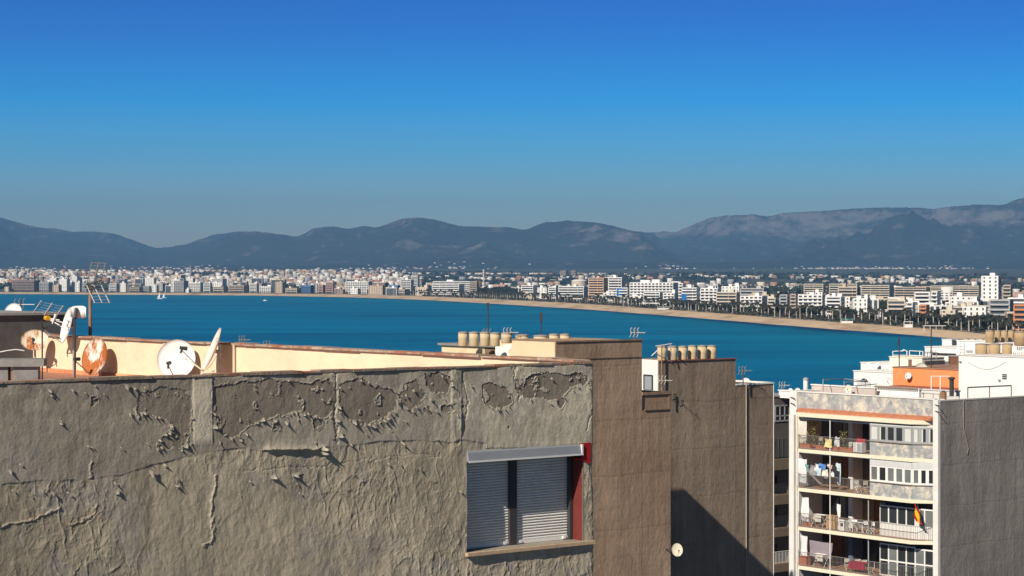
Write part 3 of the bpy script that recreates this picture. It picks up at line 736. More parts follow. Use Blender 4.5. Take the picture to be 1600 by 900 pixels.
# woodland of the plain and the hedge behind the promenade: masses
def clumps(name, label, pts, mat, seed, n=14):
    R = np.random.RandomState(seed); P = np.array(pts, float); m = len(P)
    k = m*n; c = np.repeat(P, n, 0); d = R.normal(size=(k, 3)); d /= np.linalg.norm(d, axis=1)[:, None]; d *= (R.rand(k, 1)**.4)
    pos = c[:, :3]+d*np.stack([c[:, 3], c[:, 3], c[:, 4]], 1); pos[:, 2] += c[:, 4]*.8
    a = R.normal(size=(k, 3)); a /= np.linalg.norm(a, axis=1)[:, None]; b = np.cross(a, R.normal(size=(k, 3))); b /= np.linalg.norm(b, axis=1)[:, None]
    s = (c[:, 3]*.35*(.6+.8*R.rand(k)))[:, None]
    vv = np.stack([pos+a*s, pos+b*s, pos-a*s, pos-b*s], 1).reshape(-1, 3)
    o = np_mesh(name, vv, np.arange(4*k).reshape(-1, 4), [mat]); tag(o, label, kind='stuff')
pts = []
for i in range(4200):
    px = R.uniform(-300, 1900); Y = float(shoreY(px))+400+R.random()**1.1*6500; X = (px-800)/F*Y
    if float(fbm(np.array(X/420.), np.array(Y/420.), 3, 29)) < .47: continue
    r_ = R.uniform(7, 16); pts.append((X, Y, float(groundZ(Y)), r_*1.3, R.uniform(3, 6)))
clumps('woodland', 'dark scattered woodland between the houses of the plain', pts, leafd, 3)
pts = []
for i in range(1500):
    px = 1660-R.random()**1.2*1000; off = R.uniform(4, 70); Y = GY(px, off)
    pts.append(((px-800)/F*Y, Y, 3.0, R.uniform(1.5, 3.5), R.uniform(1.0, 2.4)))
clumps('shrubbery', 'low shrubs and hedges behind the promenade', pts, leafg, 4, 16)
# beach furniture
for px, w_, h_, nm, lab, m_ in ((1323, 9, 3.0, 'beach_hut', 'turquoise topped beach hut at the edge of the sand', 'far_turq'), (1419, 6, 4, 'kiosk', 'small white kiosk under the palms', 'w'), (1462, 16, 2.6, 'pergola', 'long white beach pergola on the sand edge', 'w'),
                       (1036, 12, 2.6, 'beach_bar', 'white roofed beach bar under the central palms', 'w')):
    Y = GY(px, -12); p = Vector(((px-800)/F*Y, Y, 2.8)); m = MB(p)
    mt = M('turquoise_paint', (.10, .45, .45), var=.05) if m_ == 'far_turq' else whitep
    b = thing(nm, lab, nm.replace('_', ' '), p)
    rf = MB(p); rf.box(-w_/2, w_/2, -2, 2, h_, h_+.3); rf.build('roof', mt, b)
    for a in np.linspace(-w_/2+.3, w_/2-.3, max(2, int(w_/3))):
        for c_ in (-1.8, 1.8): MB(p).tube((a, c_, -.5), (a, c_, h_), .12, 6).build('post', whitep, b)
    if nm != 'pergola': MB(p).box(-w_/2+.4, w_/2-.4, -1.5, 1.5, -.4, h_*.6).build('counter', whitep, b)
# ------------------------------------------------------------------ near buildings
def box_from(pxc, D, px_right, px_left, py_top, z_bot, dmin=0):
    """corner of a house at photo column pxc and depth D; front runs along U to px_right, side along V to px_left"""
    O = W(pxc, HY, D); O.z = 0
    ul = vl = 0
    if px_right is not None:
        r = (px_right-800)/F; ul = (r*O.y-O.x)/(U.x-r*U.y)
    if px_left is not None:
        r = (px_left-800)/F; vl = (r*O.y-O.x)/(V.x-r*V.y)
    zt = H-(py_top-HY)/F*D
    return O, ul, vl, zt
def UV(O): return MB((O[0], O[1], 0), U.copy(), V.copy())
def on_u(O, px, py, off=0):
    """point of the front plane (through O along U, moved off along -V) seen at px,py -> a, z"""
    q_ = Vector((O[0], O[1], 0))-V*off; r = (px-800)/F
    a = (r*q_.y-q_.x)/(U.x-r*U.y); Y = q_.y+a*U.y
    return a, H-(py-HY)/F*Y
def on_v(O, px, py, off=0):
    q_ = Vector((O[0], O[1], 0))-U*off; r = (px-800)/F
    b = (r*q_.y-q_.x)/(V.x-r*V.y); Y = q_.y+b*V.y
    return b, H-(py-HY)/F*Y

cream = M('cream_render', (.78, .62, .40), var=.08, scale=1.2, bump=.25, bscale=9, col2=(.66, .50, .33), thr=(.55, .75))
alu = M('galvanised_steel', (.42, .42, .42), var=.2, scale=12, metal=.5, rough=.5)
dark = M('dark_metal', (.05, .05, .055), var=.2, scale=10, rough=.5)
whiteplas = M('white_enamel', (.80, .80, .79), var=.04, scale=6, rough=.45, spec=.4)

# ---- building A: nearest house with the peeling party wall
A0 = W(928, HY, 32.0); A0.z = 0
def Apt(px, py): return on_u(A0, px, py)
ZT = Apt(928, 567)[1]
aL = Apt(-90, 600)[0]
S = -aL
NCx, NRx = 1500, 560
sx_ = np.linspace(-S, 0, NCx); zz_ = np.linspace(ZT-3.95, ZT, NRx)
SS, Z2 = np.meshgrid(sx_, zz_)
Yw = A0.y+SS*U.y; PX = 800+F*(A0.x+SS*U.x)/Yw; PY = HY+(H-Z2)/Yw*F       # where each point lies on the photograph's grid
def n2(sc, o=4, seed=0, st=1.0, g=.5): return fbm(SS*sc, Z2*sc*st, o, seed, g)
wx_ = SS+.22*(n2(1.7, 4, 301)-.5)+.07*(n2(7, 3, 303)-.5); wz_ = Z2+.22*(n2(1.7, 4, 302)-.5)+.07*(n2(7, 3, 304)-.5)
jx = PX+16*(n2(3.4, 5, 5, g=.6)-.5)+7*(n2(20, 3, 15)-.5); jy = PY+16*(n2(3.4, 5, 6, g=.6)-.5)+7*(n2(20, 3, 16)-.5)
def inside(poly, X, Y_):
    r = np.zeros(X.shape, bool); n = len(poly)
    for i in range(n):
        x1, y1 = poly[i]; x2, y2 = poly[(i+1) % n]
        c = ((y1 > Y_) != (y2 > Y_)) & (X < (x2-x1)*(Y_-y1)/((y2-y1) if y2 != y1 else 1e-9)+x1); r ^= c
    return r
PATCH = [
 [(215, 612), (250, 606), (297, 610), (299, 640), (297, 668), (290, 698), (262, 703), (244, 698), (250, 683), (270, 672), (262, 655), (240, 650), (222, 645), (216, 628)],
 [(336, 609), (352, 600), (398, 596), (443, 593), (480, 598), (511, 592), (522, 609), (523, 646), (505, 652), (487, 650), (462, 640), (443, 651), (425, 652), (402, 658), (385, 672), (368, 683), (345, 679), (334, 640)],
 [(529, 601), (545, 595), (565, 591), (582, 600), (600, 603), (614, 606), (624, 620), (620, 635), (606, 648), (590, 657), (572, 664), (558, 655), (542, 654), (529, 643)],
 [(632, 601), (646, 595), (656, 608), (663, 618), (655, 634), (640, 642), (629, 634), (626, 618)],
 [(662, 585), (685, 581), (704, 590), (703, 612), (690, 622), (672, 613)],
 [(752, 603), (775, 596), (792, 601), (797, 628), (785, 640), (770, 636), (754, 628)],
 [(806, 592), (835, 585), (870, 582), (905, 584), (921, 588), (925, 603), (910, 601), (897, 606), (885, 612), (876, 622), (858, 628), (842, 621), (822, 622), (808, 612)],
 [(488, 655), (500, 652), (507, 662), (500, 676), (490, 671)], [(424, 660), (438, 662), (436, 672), (424, 670)],
]
patch = np.zeros(SS.shape)
for p in PATCH: patch = np.maximum(patch, inside(p, jx, jy).astype(float))
sp = (n2(3.2, 4, 88, g=.5) > .79) & (PY < 672) & (PY > HY+160); patch = np.maximum(patch, sp*1.0)
islands = (n2(6.5, 5, 99, g=.6) > .68); patch *= 1-islands
# long crack between the upper render coat and the wrinkled lower coat
CR = [(-100, 764), (0, 758), (50, 754), (100, 751), (147, 749), (190, 742), (234, 727), (272, 718), (321, 706), (360, 702), (421, 701), (470, 703), (500, 698), (520, 697), (579, 691), (628, 689), (700, 691), (727, 686), (760, 694)]
crk = np.interp(PX, [c[0] for c in CR], [c[1] for c in CR])+9*(n2(3.5, 5, 61, g=.6)-.5)
right = smooth01((PX-722)/14.)*(PY < 705)                     # smooth re-rendered corner
upper = smooth01((crk-PY)/3.+.5)*1.0
upper = np.where(PX > 760, (PY < 700)*1.0, upper)
lip = smooth01((PX-405)/16.)*smooth01((520-PX)/30.)*np.exp(-np.clip(crk-PY, 0, None)/5.)*(PY < crk+1)
lipb = .35*np.exp(-np.abs(crk-PY)/3.5)*smooth01(n2(2.1, 3, 66)*3-1.1)
wr = ridged(wx_*8.5+wz_*2.1, wz_*2.9-wx_*.6, 4, 11, .55); wr2 = ridged(wx_*9+wz_*3, wz_*5, 3, 19, .6); wr3 = ridged(wx_*6.2-wz_*3.6, wz_*3.6+wx_*.9, 4, 29, .52)
rough_zone = (1-.72*upper)*(1-.6*right); calm = .35+.9*smooth01((n2(.7, 3, 71)-.35)/.3)
hgt = .030*(n2(.9, 3, 31)-.5)+.020*(n2(2.6, 3, 33)-.5)*rough_zone+rough_zone*calm*(.017*np.clip(wr-.46, 0, None)+.012*np.clip(wr3-.48, 0, None)+.007*(wr2-.4))+.018*(n2(5.5, 4, 36, st=.5)-.5)*(1-.5*upper)+.007*(n2(15, 4, 34, st=.6)-.5)
hgt += .006*upper*(.3+1.4*n2(1.5, 3, 37))+.042*lip+.010*lipb
hgt -= .006*patch
# curled rims round the bare patches
gx_, gz_ = np.gradient(patch)[1], np.gradient(patch)[0]; rim = np.hypot(gx_, gz_)
rim = rim+np.roll(rim, 1, 0)+np.roll(rim, -1, 0)+np.roll(rim, 1, 1)+np.roll(rim, -1, 1)
hgt += np.clip(rim, 0, 1)*(1-patch)*.006*smooth01(n2(4, 3, 35)*3-1)
# hairline cracks
def line_d(pts):
    d = np.full(SS.shape, 1e9)
    for (x1, y1), (x2, y2) in zip(pts[:-1], pts[1:]):
        t_ = np.clip(((jx-x1)*(x2-x1)+(jy-y1)*(y2-y1))/((x2-x1)**2+(y2-y1)**2+1e-6), 0, 1)
        d = np.minimum(d, np.hypot(jx-x1-t_*(x2-x1), jy-y1-t_*(y2-y1)))
    return d
for pts_, dep, wd in (([(525, 583), (524, 640), (526, 690)], .018, 1.6), ([(804, 567), (803, 590), (809, 612), (808, 622)], .012, 1.2), ([(333, 740), (333, 800), (332, 850), (318, 851)], -.012, 1.6),
                      ([(926, 640), (920, 650), (918, 672)], .010, 1.2), ([(0, 820), (20, 818), (60, 810), (92, 790)], -.012, 1.5), ([(108, 820), (140, 808), (152, 785)], -.01, 1.5),
                      ([(725, 575), (728, 640), (722, 690)], .010, 1.4), ([(143, 725), (144, 748)], -.012, 1.5), ([(380, 736), (500, 728), (600, 712), (700, 712)], .004, 1.2), ([(215, 640), (222, 655)], -.014, 2.2)):
    hgt -= dep*np.exp(-(line_d(pts_)/wd)**2)
# two rendered ribs that stand proud
rib1 = smooth01((PX-300)/3.)*smooth01((333-PX)/3.)*smooth01((700-PY)/14.)
rib2 = smooth01((PX-703)/5.)*smooth01((724-PX)/5.)*smooth01((712-PY)/14.)
hgt += .010*rib1+.014*rib2*(.6+.8*n2(6, 3, 91))+rib2*.02*(ridged(wx_*7, wz_*3, 3, 93)-.4)+rib1*.008*(n2(8, 3, 95)-.5)
patch *= (1-rib1)*(1-rib2)
# eroded corner edge
hgt -= .05*np.exp((SS)/.02)*(n2(6, 3, 47)); hgt -= .035*np.exp((Z2-ZT)/.015)*n2(7, 3, 48)
alb = np.zeros(SS.shape+(3,))
c_up = np.array((.345, .305, .245)); c_lo = np.array((.465, .405, .305)); c_bare = np.array((.268, .230, .185)); c_rt = np.array((.53, .48, .375)); c_blue = np.array((.375, .34, .305))
c_upr = np.array((.47, .425, .34))
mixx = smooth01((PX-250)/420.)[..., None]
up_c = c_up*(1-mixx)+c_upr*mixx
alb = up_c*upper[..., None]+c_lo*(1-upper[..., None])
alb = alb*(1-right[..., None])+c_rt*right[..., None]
lowdk = smooth01((330-PX)/330.)[..., None]*(1-upper[..., None]); alb *= 1-.30*lowdk  # lower coat darkened to the left in its colour, imitating lens vignetting
b2 = smooth01((n2(2.2, 4, 55)-.56)/.08)[..., None]*.5; alb = alb*(1-b2)+c_blue*b2
alb *= (1+.34*(n2(1.1, 5, 57, g=.6)-.5)+.28*(n2(9, 4, 58, g=.65)-.5))[..., None]
skin = (smooth01((n2(5, 5, 59, g=.6)-.55)/.02)*.22-.10*smooth01((n2(4, 5, 64, g=.6)-.56)/.02))*upper*smooth01((700-PY)/80.); alb *= 1+skin[..., None]
alb = alb*(1-patch[..., None])+c_bare*(1+.30*(n2(4, 5, 60)-.5))[..., None]*patch[..., None]
alb = alb*(1-rib1[..., None])+np.array((.60, .54, .43))*rib1[..., None]
stain = smooth01((fbm(SS*7, Z2*.7, 4, 62)-.54)/.12)*smooth01((PY-640)/60.)*.14; alb *= 1-stain[..., None]
topdk = np.exp((Z2-ZT)/.06)*.45*n2(5, 3, 49); alb *= 1-topdk[..., None]  # darker towards the top edge, broken up by noise
NRM = -V
P0 = np.array([A0.x, A0.y, 0])
VV = P0+SS[..., None]*np.array(U)+hgt[..., None]*np.array(NRM)+Z2[..., None]*np.array((0, 0, 1.0))
fc = grid_faces(NRx, NCx)
# window opening
wa0 = Apt(730, 800)[0]; wa1 = Apt(912, 800)[0]; wz0 = Apt(820, 854.5)[1]; wz1 = Apt(820, 701)[1]; wa2 = Apt(922, 700)[0]; wz2 = Apt(915, 716)[1]
cs = SS.ravel()[fc].mean(1); cz = Z2.ravel()[fc].mean(1)
hole = ((cs > wa0) & (cs < wa1) & (cz > wz0) & (cz < wz1)) | ((cs > wa1-.01) & (cs < wa2) & (cz > wz2) & (cz < wz1))
fc = fc[~hole]
mA = bpy.data.materials.new('peeling_grey_render'); mA.use_nodes = True; t = mA.node_tree; bs = t.nodes['Principled BSDF']
at = t.nodes.new('ShaderNodeAttribute'); at.attribute_name = 'render_colour'
tcn = t.nodes.new('ShaderNodeTexCoord'); nn = t.nodes.new('ShaderNodeTexNoise'); nn.inputs['Scale'].default_value = 26; nn.inputs['Detail'].default_value = 7; nn.inputs['Roughness'].default_value = .7
t.links.new(tcn.outputs['Object'], nn.inputs['Vector'])
mr = t.nodes.new('ShaderNodeMapRange'); mr.inputs['To Min'].default_value = .8; mr.inputs['To Max'].default_value = 1.2; t.links.new(nn.outputs['Fac'], mr.inputs['Value'])
sc_ = t.nodes.new('ShaderNodeVectorMath'); sc_.operation = 'SCALE'; t.links.new(at.outputs['Color'], sc_.inputs[0]); t.links.new(mr.outputs[0], sc_.inputs['Scale'])
t.links.new(sc_.outputs[0], bs.inputs['Base Color']); bs.inputs['Roughness'].default_value = .8; bs.inputs['Specular IOR Level'].default_value = .25
bp = t.nodes.new('ShaderNodeBump'); bp.inputs['Strength'].default_value = .6; bp.inputs['Distance'].default_value = .011; t.links.new(nn.outputs['Fac'], bp.inputs['Height']); t.links.new(bp.outputs[0], bs.inputs['Normal'])
bA = thing('house', 'nearest flat roofed house with peeling grey party wall and one shuttered window', 'house', (A0.x, A0.y, 6))
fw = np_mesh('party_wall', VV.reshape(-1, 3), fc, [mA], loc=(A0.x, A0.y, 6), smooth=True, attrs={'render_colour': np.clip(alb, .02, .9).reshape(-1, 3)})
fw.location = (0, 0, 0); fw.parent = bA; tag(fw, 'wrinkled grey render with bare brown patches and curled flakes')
plainA = M('grey_render', (.30, .27, .23), var=.12, scale=2, bump=.4, bscale=12)
# solid body behind the wall sheet: pieces around the recess
bodyA = UV(A0); RD = .30
TH = .22
lowz = ZT-3.94
bodyA.box(-S-3, -.03, RD+.02, 20, 6, lowz-1.0)                 # lower storeys
bodyA.box(-S-3, -.03, .03, 20, 6, lowz)
roofz = ZT-.74
bodyA.box(-S-3, wa0, .03, 20, lowz, roofz); bodyA.box(wa2, -.03, .03, 20, lowz, roofz); bodyA.box(wa0, wa2, RD+.12, 20, lowz, roofz)
bodyA.box(wa0, wa2, .03, RD+.12, lowz, wz0); bodyA.box(wa0, wa2, .03, RD+.12, wz1, roofz)
bodyA.box(wa1, wa2, .03, RD+.12, wz0, wz2)
bodyA.box(-S-3, -.03, .03, TH, roofz, ZT-.012)                # parapet on the party wall
bodyA.build('wall', plainA, bA)
cap = UV(A0); R = random.Random(3)
k = -S-3
while k < -.02:                                              # broken coping along the top of the wall
    e_ = min(k+R.uniform(.25, .7), -.005)
    cap.box(k, e_, -R.uniform(.004, .03), TH+R.uniform(0, .02), ZT-.01, ZT+R.uniform(.008, .028)); k = e_+R.uniform(0, .012)
cap.build('coping', M('weathered_coping', (.30, .235, .18), var=.3, scale=5, bump=.5, bscale=30, col2=(.40, .16, .10), thr=(.5, .6)), bA)
wl = UV(A0); wl.box(Apt(18, 590)[0], Apt(130, 590)[0]+.4, .1, .75, roofz, ZT-.02); wl.build('ledge', M('white_ledge', (.78, .70, .60), var=.1, scale=4), bA)
# cream parapet along the right edge of the roof
bR = UV(A0); bR.box(-.26, -.02, TH, 19.5, roofz-.1, ZT+.02)
bR.build('parapet', M('cream_parapet', (.80, .67, .48), var=.10, scale=1.3, bump=.5, bscale=6, col2=(.70, .50, .31), thr=(.6, .8), bdist=.03), bA)
cp = UV(A0); R = random.Random(4); k = .1
while k < 19.5:
    e_ = min(k+R.uniform(.3, 1.1), 19.5)
    cp.box(-.30-R.uniform(0, .03), .02, k, e_, ZT+.02, ZT+R.uniform(.035, .06)); k = e_+R.uniform(.0, .02)
cp.build('coping', M('tile_coping', (.36, .16, .10), var=.3, scale=4, bump=.5, bscale=30, col2=(.42, .35, .28), thr=(.42, .55)), bA)
sk = UV(A0); sk.box(-.29, -.262, 9.5, 19, roofz, roofz+.10)
sk.build('skirting', M('orange_waterproofing', (.62, .24, .12), var=.2, scale=2, col2=(.7, .42, .22), thr=(.5, .65)), bA)
rf = UV(A0); rf.box(-S-2.9, -.27, TH+.01, 19.4, roofz, roofz+.02); rf.build('roof', M('red_roof_paint', (.40, .19, .13), var=.2, scale=1.5), bA)
for b_, nm in ((6.2, 'downpipe'),):
    b_, z_ = on_v(A0, 366, 560, .3); m = UV(A0); m.tube((-.31, b_, roofz), (-.31, b_, ZT+.03), .02); m.build('pipe', M('cream_pipe', (.7, .6, .45)), bA)
# window: reveal, header box, shutters, sill
wd_ = thing('window', None, None, (0, 0, 0)); del_ = None
bpy.data.objects.remove(wd_)
redp = M('red_paint', (.36, .012, .012), var=.15, scale=4, bump=.2, bscale=15, rough=.5)
rv = UV(A0); rv.box(wa1, wa1+.05, .035, RD+.1, wz0, wz2); rv.box(wa2, wa2+.04, .035, RD+.1, wz2-.0, wz1); rv.box(wa1-.002, wa2, .04, RD+.1, wz2-.03, wz2)
rv.box(wa1-.05, wa2, RD+.08, RD+.115, wz2, wz1)
win = rv.build('window', redp, bA); tag(win, 'recessed window with red painted reveal')
# separate red strip beyond the shutters on the back of the recess
sh_a1 = Apt(912, 800)[0]-.0
shm = M('shutter_slats', (.80, .785, .75), var=.06, scale=5, rough=.45, spec=.5)
frm = M('shutter_frame', (.05, .05, .055), var=.1, rough=.5)
Wd = wa1-wa0
fr = UV(A0); fr.box(wa0, wa1, RD+.06, RD+.10, wz0, wz1-.1)
fr.box(wa0+.02, wa0+.06, RD-.04, RD+.06, wz0, wz1-.1); fr.box(wa0+Wd*.455, wa0+Wd*.515, RD-.04, RD+.06, wz0, wz1-.1); fr.box(wa1-.06, wa1-.01, RD-.06, RD+.06, wz0, wz1-.1)
fr.build('frame', frm, win)
for s0, s1 in ((wa0+.06, wa0+Wd*.455), (wa0+Wd*.515, wa1-.06)):
    sm_ = UV(A0); nS = 31; z0_ = wz0+.05; zt_ = wz1-.12; pitch = (zt_-z0_)/nS
    for i in range(nS):
        zz = z0_+i*pitch; sm_.smooth = True
        prof = [(RD+.03, zz), (RD+.012, zz+pitch*.12), (RD+.002, zz+pitch*.45), (RD+.008, zz+pitch*.75), (RD+.028, zz+pitch*.97)]
        vs = [sm_.P(a, b, z) for b, z in prof for a in (s0, s1)]
        sm_.add(vs, [(2*j, 2*j+1, 2*j+3, 2*j+2) for j in range(4)])
    sm_.smooth = False
    sm_.box(s0, s1, RD-.005, RD+.03, wz0+.005, z0_+.005)
    sm_.box(s0+.05, s0+.10, RD-.03, RD-.005, wz0+.02, wz0+.06); sm_.box(s1-.10, s1-.05, RD-.03, RD-.005, wz0+.02, wz0+.06)
    sm_.build('shutter', shm, win)
hb = UV(A0); a0_, a1_ = wa0-.0, Apt(906, 700)[0]; zt1 = Apt(800, 701)[1]; zt0 = Apt(800, 716)[1]
pr = [(.28, zt1+.0), (.0, zt1+.01), (-.02, zt1-.02), (-.04, zt0+.0), (-.035, zt0-.01), (.28, zt0-.01)]
n = len(pr); vs = [hb.P(a, b, z) for a in (a0_, a1_) for b, z in pr]
hb.add(vs, [tuple(range(n))[::-1], tuple(range(n, 2*n))]+[(i, (i+1) % n, n+(i+1) % n, n+i) for i in range(n)])
hbo = hb.build('shutter_box', M('grey_aluminium', (.26, .28, .31), var=.06, scale=3, rough=.4, spec=.5), win)
fl_ = UV(A0); fl_.add([fl_.P(a1_+.035, -.012, zt0-.10), fl_.P(wa2-.01, -.02, zt0-.16), fl_.P(wa2, -.02, zt1+.02), fl_.P(a1_-.02, -.012, zt1+.01), fl_.P(a1_+.035, .0, zt0-.10), fl_.P(wa2-.01, .0, zt0-.16), fl_.P(wa2, .0, zt1+.02), fl_.P(a1_-.02, .0, zt1+.01)], [(0, 1, 2, 3), (7, 6, 5, 4), (0, 4, 5, 1), (1, 5, 6, 2), (2, 6, 7, 3), (3, 7, 4, 0)]); fl_.build('flap', redp, win)
he = UV(A0); he.box(a1_, a1_+.03, -.045, .05, zt0-.015, zt1+.0); he.box(a0_, a1_+.03, -.05, -.0405, zt0-.02, zt0+.0); he.build('end_cap', whiteplas, hbo)
sl_ = UV(A0); e0, e1 = wa0-.03, -.02; vs = []
sl_.box(e0, e1, -.06, RD+.02, wz0-.05, wz0-.002); sl_.build('sill', M('stone_sill', (.52, .38, .26), var=.15, scale=8, bump=.2), win)
rr_ = UV(A0); rr_.box(wa1-.0, wa1+.001, .0, .01, wz0, wz0+.01)

# curled flakes of loose render: little bent scales, each a few centimetres
fk = MB(); R = random.Random(12)
def flake(px, py, s, up=None):
    a, z = Apt(px, py); base_ = Vector((A0.x, A0.y, 0))+U*a+Vector((0, 0, z))+NRM*.012
    al = R.uniform(-.9, .9) if up is None else up
    e1_ = (U*math.cos(al)+Vector((0, 0, 1))*math.sin(al)).normalized(); e2_ = (-U*math.sin(al)+Vector((0, 0, 1))*math.cos(al)).normalized()
    cur = R.uniform(.5, 1.3); w0 = s*R.uniform(.5, 1.1); ln = s*R.uniform(1.0, 1.9); prev = None
    for k_ in range(5):
        t_ = k_/4; ww_ = w0*(1-t_)**.7*(.9+.3*R.random())+.003
        c_ = base_-e2_*(ln*math.sin(t_*cur)/cur)+NRM*(ln*(1-math.cos(t_*cur))/cur*1.25+.003)
        sk_ = e1_*(R.uniform(-.2, .2)*w0)
        row = [c_-e1_*ww_+sk_, c_+NRM*.004+sk_, c_+e1_*ww_*R.uniform(.6, 1)+sk_]
        row2 = [p+NRM*.006 for p in row]
        if prev:
            fk.add(prev[0]+row, [(0, 1, 4, 3), (1, 2, 5, 4)]); fk.add(prev[1]+row2, [(3, 4, 1, 0), (4, 5, 2, 1)])
            fk.add([prev[0][0], prev[1][0], row2[0], row[0], prev[0][2], prev[1][2], row2[2], row[2]], [(0, 1, 2, 3), (7, 6, 5, 4)])
        else: fk.add(row+row2, [(0, 1, 4, 3), (1, 2, 5, 4)])
        prev = (row, row2)
for p in PATCH[:7]:
    n = len(p)
    for i in range(n):
        x1, y1 = p[i]; x2, y2 = p[(i+1) % n]
        lower = (y1+y2)/2 > 630
        for k_ in range(R.choice([0, 1, 1]) + (R.choice([1, 1, 2]) if lower else 0)):
            t_ = R.random(); flake(x1+(x2-x1)*t_, y1+(y2-y1)*t_+R.uniform(-3, 3), R.uniform(.012, .034) if lower else R.uniform(.008, .02))
for x, y, s in ((16, 734, .06), (75, 609, .045), (80, 617, .035), (198, 601, .07), (209, 605, .06), (287, 694, .08), (299, 692, .07), (237, 735, .09), (278, 748, .10), (275, 757, .06), (462, 738, .11), (425, 742, .09),
                (458, 742, .06), (500, 697, .10), (505, 703, .10), (493, 690, .06), (552, 656, .08), (571, 662, .08), (527, 632, .09), (526, 655, .08), (529, 678, .07), (634, 616, .06), (621, 625, .07), (344, 690, .06),
                (332, 664, .07), (545, 692, .05), (625, 690, .06), (680, 683, .05), (178, 752, .05), (181, 766, .06), (84, 770, .06), (65, 765, .04), (203, 645, .05), (113, 608, .03), (148, 602, .03), (734, 600, .05),
                (672, 622, .06), (680, 640, .05), (703, 600, .05), (430, 655, .05), (446, 658, .06), (466, 655, .05), (408, 654, .05), (383, 676, .06), (375, 686, .05), (900, 588, .04), (860, 590, .03), (690, 586, .04),
                (665, 635, .05), (700, 628, .05), (656, 732, .05), (623, 722, .05), (645, 608, .04), (610, 646, .06), (604, 651, .06), (599, 655, .05), (583, 664, .05)):
    flake(x, y, s*.62)
for _ in range(45): flake(R.uniform(0, 725), R.uniform(600, 790), R.uniform(.008, .02))
tag(fk.build('peeling_flakes', M('loose_render', (.42, .385, .315), var=.2, scale=9), bA), 'pale curled flakes of loose render')

# ---- dishes and aerials
def rustm(name, base_, amt, sc=3.2):
    m = M(name, base_, var=.06, scale=sc, col2=(.40, .12, .028), thr=amt, rough=.6, stretch=(1, 1, .45)); return m
def dish(p, face, elev, dia, mat, label, group='satellite dishes on the nearest roof', ratio=1.08, arm=True, pole=None, roll=0, lnb=None, edge=None):
    """p centre of the dish; face: horizontal angle of its axis from -Y (towards us), positive to photo right"""
    root = thing('satellite_dish', label, 'satellite dish', p, group)
    a = math.radians(face); e = math.radians(elev); f_ = Vector((math.sin(a)*math.cos(e), -math.cos(a)*math.cos(e), math.sin(e)))
    x = Vector((math.cos(a), math.sin(a), 0)); y = x.cross(f_)*-1
    if y.z < 0: y = -y
    m = MB(); m.smooth = True; r = dia/2; nr, na = 6, 32; dep = dia*.085
    P = Vector(p); vs = [P-f_*dep]; bk = [P-f_*(dep+.02)]
    for i in range(1, nr+1):
        q_ = i/nr
        for j in range(na):
            t_ = 2*math.pi*j/na; d = x*math.cos(t_)*r*q_+y*math.sin(t_)*r*q_*ratio
            vs.append(P+d-f_*dep*(1-q_*q_)); bk.append(P+d-f_*(dep*(1-q_*q_)+.016))
    def faces(off, flip):
        fs = [(0, 1+j, 1+(j+1) % na) for j in range(na)]
        for i in range(nr-1):
            for j in range(na):
                fs.append((1+i*na+j, 1+(i+1)*na+j, 1+(i+1)*na+(j+1) % na, 1+i*na+(j+1) % na))
        return [tuple(v+off for v in (f[::-1] if flip else f)) for f in fs]
    n0 = len(vs); allv = vs+bk; fs = faces(0, False)+faces(n0, True); o_ = 1+(nr-1)*na
    fs += [(o_+j, o_+(j+1) % na, n0+o_+(j+1) % na, n0+o_+j) for j in range(na)]
    m.add(allv, fs); m.build('reflector', mat, root)
    if edge:
        eg = MB(); pts_ = [P+x*math.cos(2*math.pi*j/28)*r+y*math.sin(2*math.pi*j/28)*r*ratio for j in range(29)]; eg.path(pts_, .009, 5); eg.build('rim', edge, root)
    if arm:
        foc = P+f_*dia*.62-y*r*.45; bt = P-y*r*ratio*.98
        am = MB(); am.tube(bt, foc-y*.03, .011*max(1, dia), 6, raw=True); am.build('feed_arm', alu, root)
        lm_ = MB(); lm_.tube(foc+f_*.05, foc-(foc-P).normalized()*.09, .03, 10, .038, raw=True); lm_.tube(foc, foc-y*.09, .02, 8, raw=True); lm_.build('receiver_head', lnb or dark, root)
    bkp = P-f_*(dep+.1); mm = MB(); mm.tube(P-f_*dep, bkp, .035, 8, raw=True); mm.tube(bkp+Vector((0, 0, .16)), bkp-Vector((0, 0, .16)), .03, 8, raw=True)
    if pole: mm.tube(bkp, Vector((bkp.x, bkp.y, pole)), .022, 8, raw=True)
    mm.build('mount', alu, root)
    return root
def Rf(px, py, D): return W(px, py, D)
def Dp(px): return A0.y+on_v(A0, px, 500)[0]*V.y
rz0 = roofz
dish(Rf(275, 561, Dp(275)-1.3), -8, 12, .73, whiteplas, 'clean white round dish facing us right of the rusty dish', pole=rz0, ratio=1.0, lnb=dark)
dish(Rf(147, 557, Dp(147)-1.35), -38, 14, .70, rustm('rusty_dish_a', (.80, .76, .68), (.44, .52), 4.5), 'large tilted dish with two broad streaks of rust', ratio=1.05, pole=rz0)
dish(Rf(54, 531, Dp(54)-1.5), 8, 22, .56, rustm('rusty_dish_b', (.74, .66, .52), (.46, .56), 7), 'small cream dish with a rust blotch round its receiver', ratio=.80, pole=rz0)
dish(Rf(3, 537, Dp(4)-1.3), -25, 10, .56, rustm('rusty_dish_c', (.16, .04, .02), (.4, .5), 3), 'dark rust brown dish cut by the left edge', ratio=1.1, pole=rz0)
dish(Rf(30, 522, Dp(30)-.5), -76, 8, .48, whiteplas, 'thin white dish seen edge on behind the small rusty dish', ratio=1.1, pole=rz0)
d3 = dish(Rf(103, 508, Dp(103)-1.0), -66, 14, .70, whiteplas, 'upright white dish seen nearly edge on with black marks', ratio=1.05, pole=rz0)
